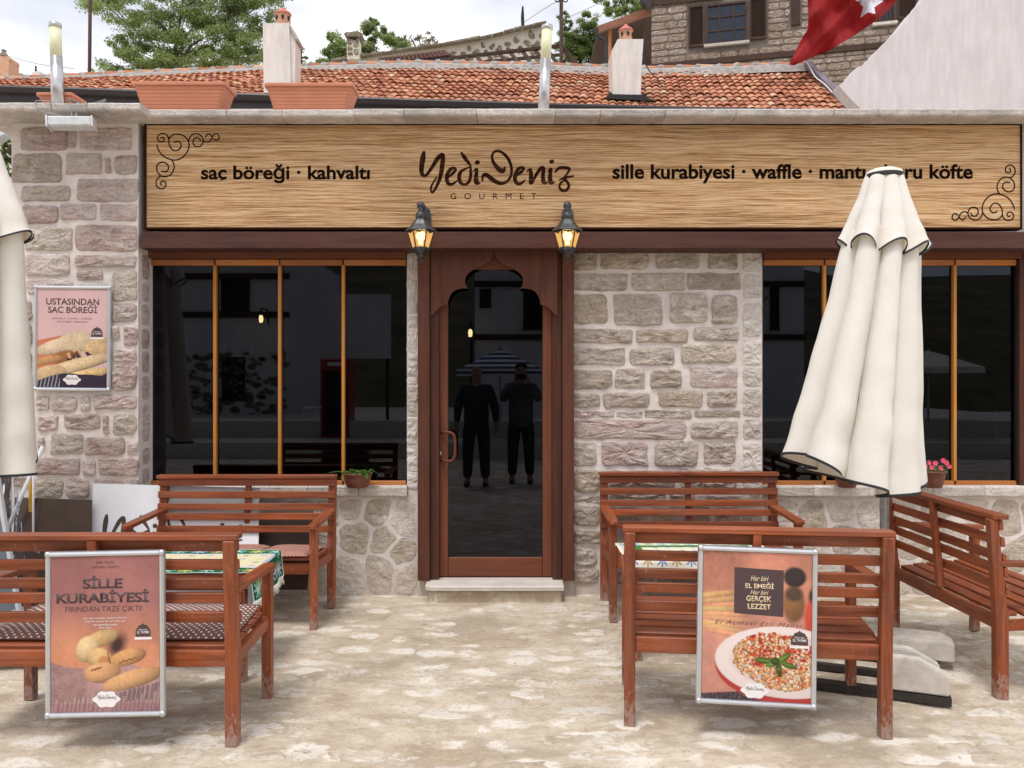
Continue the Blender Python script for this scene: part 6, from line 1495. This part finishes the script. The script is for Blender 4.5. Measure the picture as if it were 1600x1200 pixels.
tree('tree', 'large loose green tree rising above the roof left of the white chimney', 'tree', (268, 120), [[(268, 120), (273, 80), (280, 40), (285, 5), (290, -40)], [(270, 95), (300, 70), (335, 50)], [(276, 60), (240, 30), (215, 15)], [(262, 118), (235, 108), (205, 105)], [(283, 20), (320, -10)], [(272, 90), (355, 80), (380, 60)]],
     [(175, 108, 30, 12), (215, 100, 40, 18), (205, 72, 30, 18), (245, 80, 45, 26), (290, 90, 45, 24), (230, 40, 40, 20), (190, 15, 45, 18), (160, 2, 34, 12), (265, 15, 40, 24), (315, 55, 40, 26), (345, 85, 50, 24), (385, 70, 40, 30), (400, 100, 35, 16), (330, 15, 45, 26), (375, 30, 36, 26), (400, 0, 40, 20), (250, -35, 70, 25), (350, -35, 70, 25), (420, 45, 20, 22), (430, -20, 30, 20)], 25, 85000, .078, 'leaf_tree', 3, sub=22)
tree('tree', 'bushy green tree between the white chimney and the ruined wall', 'tree', (580, 110), [[(580, 110), (585, 60)], [(570, 100), (540, 70)]], [(510, 92, 20, 14), (530, 75, 22, 18), (575, 66, 22, 22), (582, 46, 12, 16), (610, 72, 26, 18), (560, 90, 40, 14), (640, 78, 26, 10), (500, 100, 14, 8), (520, 58, 9, 10), (605, 52, 12, 12)], 31, 36000, .09, 'leaf_tree', 5, sub=16)
tree('tree', 'soft green willow-like tree right of the leaning bollard lamp', 'tree', (905, 115), [[(905, 115), (908, 70), (915, 35)], [(905, 100), (885, 75)]], [(915, 60, 22, 24), (890, 72, 24, 18), (925, 85, 24, 20), (895, 95, 26, 14), (918, 32, 15, 12), (885, 40, 9, 8), (930, 60, 16, 22), (880, 27, 10, 6), (935, 100, 18, 12)], 28, 32000, .08, 'leaf_dark', 6, sub=16)
tree('tree', 'sparse tree top behind the porch roof', 'tree', (985, 40), [[(985, 40), (975, 15), (965, -10)]], [(960, 12, 14, 12), (985, 6, 20, 14), (950, -8, 20, 10), (1000, 2, 14, 14), (975, 25, 16, 8)], 34, 8000, .12, 'leaf_tree', 8, sub=14)
tree('shrub', 'bare pale shrub behind the ruined wall', 'shrub', (660, 90), [[(660, 90), (655, 60)], [(660, 85), (675, 55)], [(658, 85), (640, 56)]], [(645, 57, 12, 6), (665, 60, 14, 8), (682, 62, 8, 6), (635, 62, 8, 5)], 33, 500, .10, 'leaf_pale', 9, sub=6)
tree('sapling', 'thin sapling just right of the white chimney', 'tree', (471, 112), [[(471, 112), (470, 85), (473, 72)]], [(470, 80, 8, 8), (476, 92, 6, 7), (465, 95, 6, 8)], 26, 500, .08, 'leaf_tree', 10, sub=6)
tree('shrub', 'green shrub beyond the left edge of the pier', 'shrub', (6, 300), [[(6, 300), (8, 240)]], [(6, 245, 16, 16), (2, 275, 20, 20), (12, 225, 8, 8), (0, 320, 25, 30)], 8.2, 1600, .06, 'leaf_dark', 12, sub=8)
t = empty('floodlight', P(2, 205, 6.2), 'grey floodlight at the far left edge behind the pier', 'floodlight', None); og = t.location.copy()
bm = bmesh.new(); box(bm, P(0, 211, 6.2), (.10, .1, .085), .008, Matrix.Rotation(R(-35), 4, 'Y')); obj('housing', bm, M['light_plastic'], t, org=og); bm = bmesh.new(); box(bm, P(11, 197, 6.22), (.03, .04, .06), .006); obj('bracket', bm, M['white_paint'], t, org=og)
# ------------------------------------------------------------------ street opposite, seen mirrored in the glass
YG = 5.859
def RP(px, py, D):
    """real-world point whose mirror image appears at the pixel; D = optical distance"""
    p = P(px, py, D); return Vector((p.x, 2*YG-D, p.z))
def rbox(name, x0, x1, y0, y1, D0, D1, m, par, org, bev=0):
    a, b = RP(x0, y1, D0), RP(x1, y0, D0); ya, yb = 2*YG-D0, 2*YG-D1; return obj(name, BX(a.x, b.x, yb, ya, a.z, b.z, bev), M[m], par, org=org)
og = (0, -4, 0)
st = empty('terrace_step', og); tag(st, kind='structure')
obj('lower_step', BX(-14, 12, -5.2, 2*YG-15.6, -.02, .30), M['concrete'], st, org=og); obj('upper_step', BX(-14, 12, -13, -5.201, -.02, .64), M['concrete'], st, org=og)
bm = bmesh.new(); gxs = [-260+20*i for i in range(27)]; gys = [-24-14*j for j in range(18)]; g = []
for y in gys:
    row = []
    for x in gxs:
        r_ = (-24-y); z = min(34, r_*.30)*(1-.45*math.tanh(max(0, (x-14)/30)))+5*nz(x*.02, y*.02)*min(1, r_/30)+1.2*nz(x*.11, y*.1)*min(1, r_/20); row.append(bm.verts.new((x, y, z-.3 if r_ > 1 else -.3)))
    g.append(row)
for a, b in zip(g, g[1:]):
    for i in range(len(gxs)-1): bm.faces.new((a[i], b[i], b[i+1], a[i+1]))
b_ = NB('hillside'); v = b_.coord('World'); n_ = b_.noise(v, .25, 8, .7); b_.fin(b_.ramp(n_, [(.35, (.035, .05, .018)), (.5, (.09, .08, .045)), (.65, (.16, .12, .08))]), .95, None, 0, .2); M['hillside'] = b_.m
tag(obj('hill', bm, M['hillside'], None, True), kind='structure')
def opp_house(label, x0, x1, D0, D1, bands, wins, ytop, stone_to=None, seed=0):
    a, b = RP(x0, ytop, D0), RP(x1, ytop, D0); H = a.z; o = Vector(((a.x+b.x)/2, a.y, 0)); t = empty('opposite_house', o, label, 'house', 'white houses across the street')
    wall = obj('wall', BX(a.x, b.x, a.y-6, a.y, 0, H), M['plaster_house'], t, org=o)
    obj('roof', prism([(a.x-.3, a.y+.35, H), (b.x+.3, a.y+.35, H), (b.x+.3, a.y-3, H+1.5), (a.x-.3, a.y-3, H+1.5)], (0, 0, .1)), M['roof_tile'], t, org=o)
    for z in bands: obj('timber_band', BX(a.x-.02, b.x+.02, a.y+.002, a.y+.06, z-.07, z+.07), M['dark_timber_x'], t, org=o)
    for (px0, px1, py0, py1) in wins:
        p, q = RP(px0, py1, D0), RP(px1, py0, D0); wn = empty('window', (0, 0, 0)); wn.parent = t
        obj('glass_pane', BX(p.x, q.x, a.y+.003, a.y+.02, p.z, q.z), M['dark_room'], wn, org=o)
        bm = bmesh.new(); bxa(bm, p.x-.05, q.x+.05, a.y+.003, a.y+.07, p.z-.07, p.z-.001); bxa(bm, p.x-.04, p.x-.001, a.y+.003, a.y+.05, p.z, q.z); bxa(bm, q.x+.001, q.x+.04, a.y+.003, a.y+.05, p.z, q.z); bxa(bm, (p.x+q.x)/2-.02, (p.x+q.x)/2+.02, a.y+.021, a.y+.045, p.z, q.z); obj('frame', bm, M['dark_timber_z'], wn, org=o)
    if stone_to:
        rs = random.Random(seed); bm = bmesh.new(); x = a.x+.15
        for _ in range(230):
            cx, cz = rs.uniform(a.x+.1, b.x-.1), rs.uniform(.3, stone_to); lathe(bm, [(rs.uniform(.07, .13), 0), (rs.uniform(.04, .08), .03)], (0, 0, 0), 7, True, True, 1, .6)
            vs = [v for v in bm.verts if not v.tag]
            for v in vs: v.co = Vector((cx+v.co.x, a.y+v.co.z, cz+v.co.y)); v.tag = True
        bmesh.ops.recalc_face_normals(bm, faces=bm.faces); tag(obj('wall_stones', bm, M['stone_ruin'], t, org=o), kind='stuff')
    return t
opp_house('white house with dark timber bands mirrored in the door glass', 742, 1256, 20, 26, [RP(800, 444, 20).z, RP(800, 527, 20).z], [(752, 765, 452, 477), (820, 850, 452, 512), (1205, 1214, 448, 512), (900, 930, 452, 512), (1000, 1030, 452, 512)], 380)
opp_house('white house with rubble stone lower wall mirrored in the left window', 243, 452, 20, 26, [RP(300, 432, 20).z, RP(300, 492, 20).z], [(349, 388, 434, 492), (350, 381, 558, 622)], 385, 2.1, 5)
t = empty('billboard', RP(563, 560, 17.5), 'plain white billboard panel mirrored in the left window', 'billboard'); o = t.location.copy()
rbox('panel', 517, 610, 460, 560, 17.5, 17.6, 'plaster_house', t, o); rbox('support', 520, 524, 560, 720, 17.5, 17.6, 'dark_timber_z', t, o); rbox('support', 603, 607, 560, 720, 17.5, 17.6, 'dark_timber_z', t, o)
t = empty('drinks_cooler', RP(523, 680, 16.6), 'red drinks cooler mirrored in the left window', 'cooler'); o = t.location.copy()
rbox('cabinet', 500, 546, 560, 690, 16.9, 17.5, 'red_paint', t, o, .03); rbox('door', 505, 541, 580, 680, 16.86, 16.895, 'dark_room', t, o); rbox('header_band', 512, 534, 566, 572, 16.87, 16.899, 'white_paint', t, o)
t = empty('stool', RP(485, 650, 16.6), 'small white stool mirrored in the left window', 'stool'); o = t.location.copy()
rbox('seat', 473, 495, 636, 639, 16.4, 16.8, 'white_paint', t, o)
for x in (474, 493): rbox('leg', x, x+2, 639, 655, 16.5, 16.53, 'white_paint', t, o)
for i, (px, py) in enumerate(((408, 498), (735, 520))):
    p = RP(px, py, 19.2); t = empty('street_lamp', p, ('lit lantern mirrored in the left window', 'lit lantern mirrored in the door glass beside the white house')[i], 'lamp', 'lit lamps across the street')
    bm = bmesh.new(); lathe(bm, [(.035, -.09), (.05, -.03), (.05, .03), (.03, .08)], (0, 0, 0), 12); obj('light_bulb', bm, M['far_bulb'], t, True)
    bm = bmesh.new(); lathe(bm, [(.09, .085), (.04, .15), (.015, .17)], (0, 0, 0), 8); tube(bm, [(0, 0, .16), (0, 0, .24), (.0, -.5, .24), (0, -.6, -.1)], .02, 6)
    if px > 600: tube(bm, [(0, -.55, .2), (0, -.55, .2-p.z+.64)], .04, 8)
    obj('bracket', bm, M['black_metal'], t)
def open_parasol(label, px, ytop, yrim, half, D, mname, name='open_parasol'):
    tp = RP(px, ytop, D); rm_ = RP(px, yrim, D).z; r_ = half/F*D; t = empty(name, (tp.x, tp.y, 0), label, 'parasol'); bm = bmesh.new(); n = 8
    a0 = math.pi/8; ring = lambda rr, z: [(rr*math.cos(a0+2*math.pi*k/n), rr*math.sin(a0+2*math.pi*k/n), z) for k in range(n)]
    loft(bm, [ring(.02, tp.z), ring(r_*.5, tp.z-(tp.z-rm_)*.48), ring(r_, rm_), ring(r_*1.005, rm_-.12)], True, False); obj('canopy', bm, M[mname], t)
    bm = bmesh.new(); lathe(bm, [(.025, .64), (.025, tp.z+.05)], (0, 0, 0), 10); obj('pole', bm, M['galvanised'], t)
    for k in range(8):
        a = a0+2*math.pi*k/n; bm = bmesh.new(); tube(bm, [(.03*math.cos(a), .03*math.sin(a), tp.z-.03), (r_*.98*math.cos(a), r_*.98*math.sin(a), rm_-.02)], .01, 5); obj('rib', bm, M['black_metal'], t)
b_ = NB('striped_cloth'); v = b_.coord('Object'); z = b_.math('MULTIPLY', b_.sep(v, 2), 11); f = b_.ramp(b_.math('FRACT', z), [(.49, 0), (.51, 1)]); b_.fin(b_.mix(f, (.60, .62, .66), (.04, .06, .15)), .9); M['striped_cloth'] = b_.m
open_parasol('open blue and white striped parasol mirrored in the door glass', 782, 546, 578, 72, 16.3, 'striped_cloth')
open_parasol('open cream parasol mirrored in the right window', 1450, 548, 574, 78, 17.2, 'cream_cloth_far')
# ------------------------------------------------------------------ the two people mirrored in the door
def skinned(name, verts, edges, mat, parent, sub=2, root=0):
    me = bpy.data.meshes.new(name); me.from_pydata([v[:3] for v in verts], edges, []); o = bpy.data.objects.new(name, me); COL.objects.link(o)
    o.modifiers.new('s', 'SKIN'); sv = me.skin_vertices[0].data
    for i, v in enumerate(verts): sv[i].radius = (v[3], v[4] if len(v) > 4 else v[3])
    sv[root].use_root = True; m = o.modifiers.new('b', 'SUBSURF'); m.levels = sub; m.render_levels = sub
    dg = bpy.context.evaluated_depsgraph_get(); nm = bpy.data.meshes.new_from_object(o.evaluated_get(dg)); bpy.data.objects.remove(o)
    nm.name = name; nm.shade_smooth(); nm.materials.clear(); nm.materials.append(M[mat]); q = bpy.data.objects.new(name, nm); COL.objects.link(q); q.parent = parent; return q
def person(label, loc, arms, bald, lean=0, jacket='dark_cloth', trousers='dark_cloth', hgt=1.0):
    """faces +Y; arms = for each side (elbow, wrist, hand direction)"""
    t = empty('person', loc, label, 'person'); t.scale = (hgt,)*3
    body = []; E = []
    def add(*v): body.append(v); return len(body)-1
    pel = add(0, 0, .95, .14, .10); sp = add(0, .0, 1.12, .13, .10); ch = add(0, .0+lean*.3, 1.32, .15, .11); nk = add(0, lean*.8, 1.49, .055); hd = add(0, lean+.02, 1.57, .065, .075); h2 = add(0, lean+.03, 1.66, .078, .092); h3 = add(0, lean+.02, 1.74, .05, .06)
    E += [(pel, sp), (sp, ch), (ch, nk), (nk, hd), (hd, h2), (h2, h3)]
    nose = add(0, lean+.125, 1.635, .012); E.append((h2, nose))
    for s in (-1, 1):
        ear = add(s*.088, lean+.02, 1.64, .014); E.append((h2, ear))
        hip = add(s*.095, 0, .90, .085); kn = add(s*.12, .02, .50, .058); an = add(s*.13, -.02, .09, .042); to = add(s*.145, .13, .045, .038, .03); E += [(pel, hip), (hip, kn), (kn, an), (an, to)]
        shd = add(s*.185, lean*.4, 1.41, .06); E.append((ch, shd)); el, wr, hdir = arms[0 if s < 0 else 1]
        e_ = add(*el, .042); w_ = add(*wr, .028); hdv = Vector(hdir).normalized(); pm = Vector(wr)+hdv*.06; p_ = add(*pm, .034, .018); E += [(shd, e_), (e_, w_), (w_, p_)]
        side = hdv.cross(Vector((0, 1, 0))); side = side.normalized() if side.length > .1 else Vector((1, 0, 0)); curl = Vector((0, 1, 0)).cross(side).normalized()*.0+Vector((-s*.3, .6, 0))
        for k, L in enumerate((.062, .072, .068, .052)):
            b0 = pm+side*(-.03+.02*k)+hdv*.02; k1 = b0+hdv*L*.55; k2 = k1+(hdv*.7+curl*.6).normalized()*L*.5
            i0 = add(*b0, .009); i1 = add(*k1, .008); i2 = add(*k2, .007); E += [(p_, i0), (i0, i1), (i1, i2)]
        th = Vector(wr)+hdv*.03+side*(-.04*s if False else -.038); t2 = th+(hdv*.6-side).normalized()*.035; i0 = add(*th, .011); i1 = add(*t2, .009); E += [(w_, i0), (i0, i1)]
    skinned('body', body, E, 'skin', t)
    jv = []; JE = []
    def aj(*v): jv.append(v); return len(jv)-1
    a0_ = aj(0, 0, .78, .19, .15); a = aj(0, 0, .88, .20, .155); b = aj(0, 0, 1.1, .195, .15); c = aj(0, lean*.3, 1.32, .195, .145); JE.append((a, a0_)); d = aj(0, lean*.7, 1.46, .075); JE += [(a, b), (b, c), (c, d)]
    for s in (-1, 1):
        el, wr, hdir = arms[0 if s < 0 else 1]; sh = aj(s*.185, lean*.4, 1.40, .088); e_ = aj(*el, .070); w_ = aj(*(Vector(el).lerp(Vector(wr), .93)), .043); JE += [(c, sh), (sh, e_), (e_, w_)]
    skinned('jacket', jv, JE, jacket, t)
    tv = [(0, 0, .93, .155, .115)]; TE = []
    for s in (-1, 1):
        k = len(tv); tv += [(s*.098, 0, .82, .115), (s*.12, .02, .50, .088), (s*.13, -.02, .10, .072)]; TE += [(0, k), (k, k+1), (k+1, k+2)]
    skinned('trousers', tv, TE, trousers, t)
    for s in (-1, 1):
        bm = bmesh.new(); rr = []
        for y, hw, hh in ((-.075, .03, .05), (-.05, .04, .075), (.02, .042, .07), (.09, .046, .05), (.15, .04, .04), (.175, .02, .025)): rr.append([(s*.135+hw*math.cos(a_)*1.0, y, max(.0, hh*.5+hh*.5*math.sin(a_))*1.3) for a_ in [2*math.pi*k/12 for k in range(12)]])
        loft(bm, rr); bmesh.ops.recalc_face_normals(bm, faces=bm.faces); obj('shoe', bm, M['dark_cloth'], t, True)
    if not bald:
        bm = bmesh.new(); bmesh.ops.create_icosphere(bm, subdivisions=3, radius=1, matrix=Matrix.Translation((0, lean+.0, 1.70))@Matrix.Diagonal((.092, .108, .082, 1)))
        bmesh.ops.delete(bm, geom=[v for v in bm.verts if v.co.z < 1.66+.5*max(0, v.co.y-lean+.02)], context='VERTS'); obj('hair', bm, M['dark_hair'], t, True)
    for s in (-1, 1):
        bm = bmesh.new(); bmesh.ops.create_uvsphere(bm, u_segments=8, v_segments=6, radius=.011, matrix=Matrix.Translation((s*.030, lean+.106, 1.665))); obj('eye', bm, M['dark_hair'], t, True)
    bm = bmesh.new(); box(bm, (0, lean+.104, 1.595), (.045, .01, .008), .003); obj('mouth', bm, M['red_paint'], t)
    return t
person('bald man in a dark jacket with arms hanging, mirrored in the door glass', (-.50, -.02, 0), [((-.27, -.02, 1.13), (-.28, .06, .90), (0, .1, -1)), ((.27, -.02, 1.13), (.29, .07, .90), (0, .1, -1))], True, .03, 'dark_cloth', 'dark_cloth', .97)
pB = person('dark-haired man photographing with raised hands, mirrored in the door glass', (.13, -.34, 0), [((-.27, .06, 1.22), (-.085, .235, 1.50), (.25, .1, 1)), ((.27, .06, 1.22), (.085, .235, 1.50), (-.25, .1, 1))], False, 0, 'grey_cloth', 'dark_cloth', .98)
t = empty('mobile_phone', (.13, -.055, 1.53), 'dark mobile phone held up by the photographing man, mirrored in the door', 'phone'); obj('case', BX(-.07, .07, -.004, .004, -.035, .035, .003), M['black_metal'], t)
bm = bmesh.new(); lathe(bm, [(.006, 0), (.006, .001)], (0, 0, 0), 12); bmesh.ops.rotate(bm, verts=bm.verts, matrix=Matrix.Rotation(R(-90), 3, 'X')); bmesh.ops.translate(bm, verts=bm.verts, vec=(-.055, .0045, .02)); obj('lens', bm, M['dark_hair'], t)
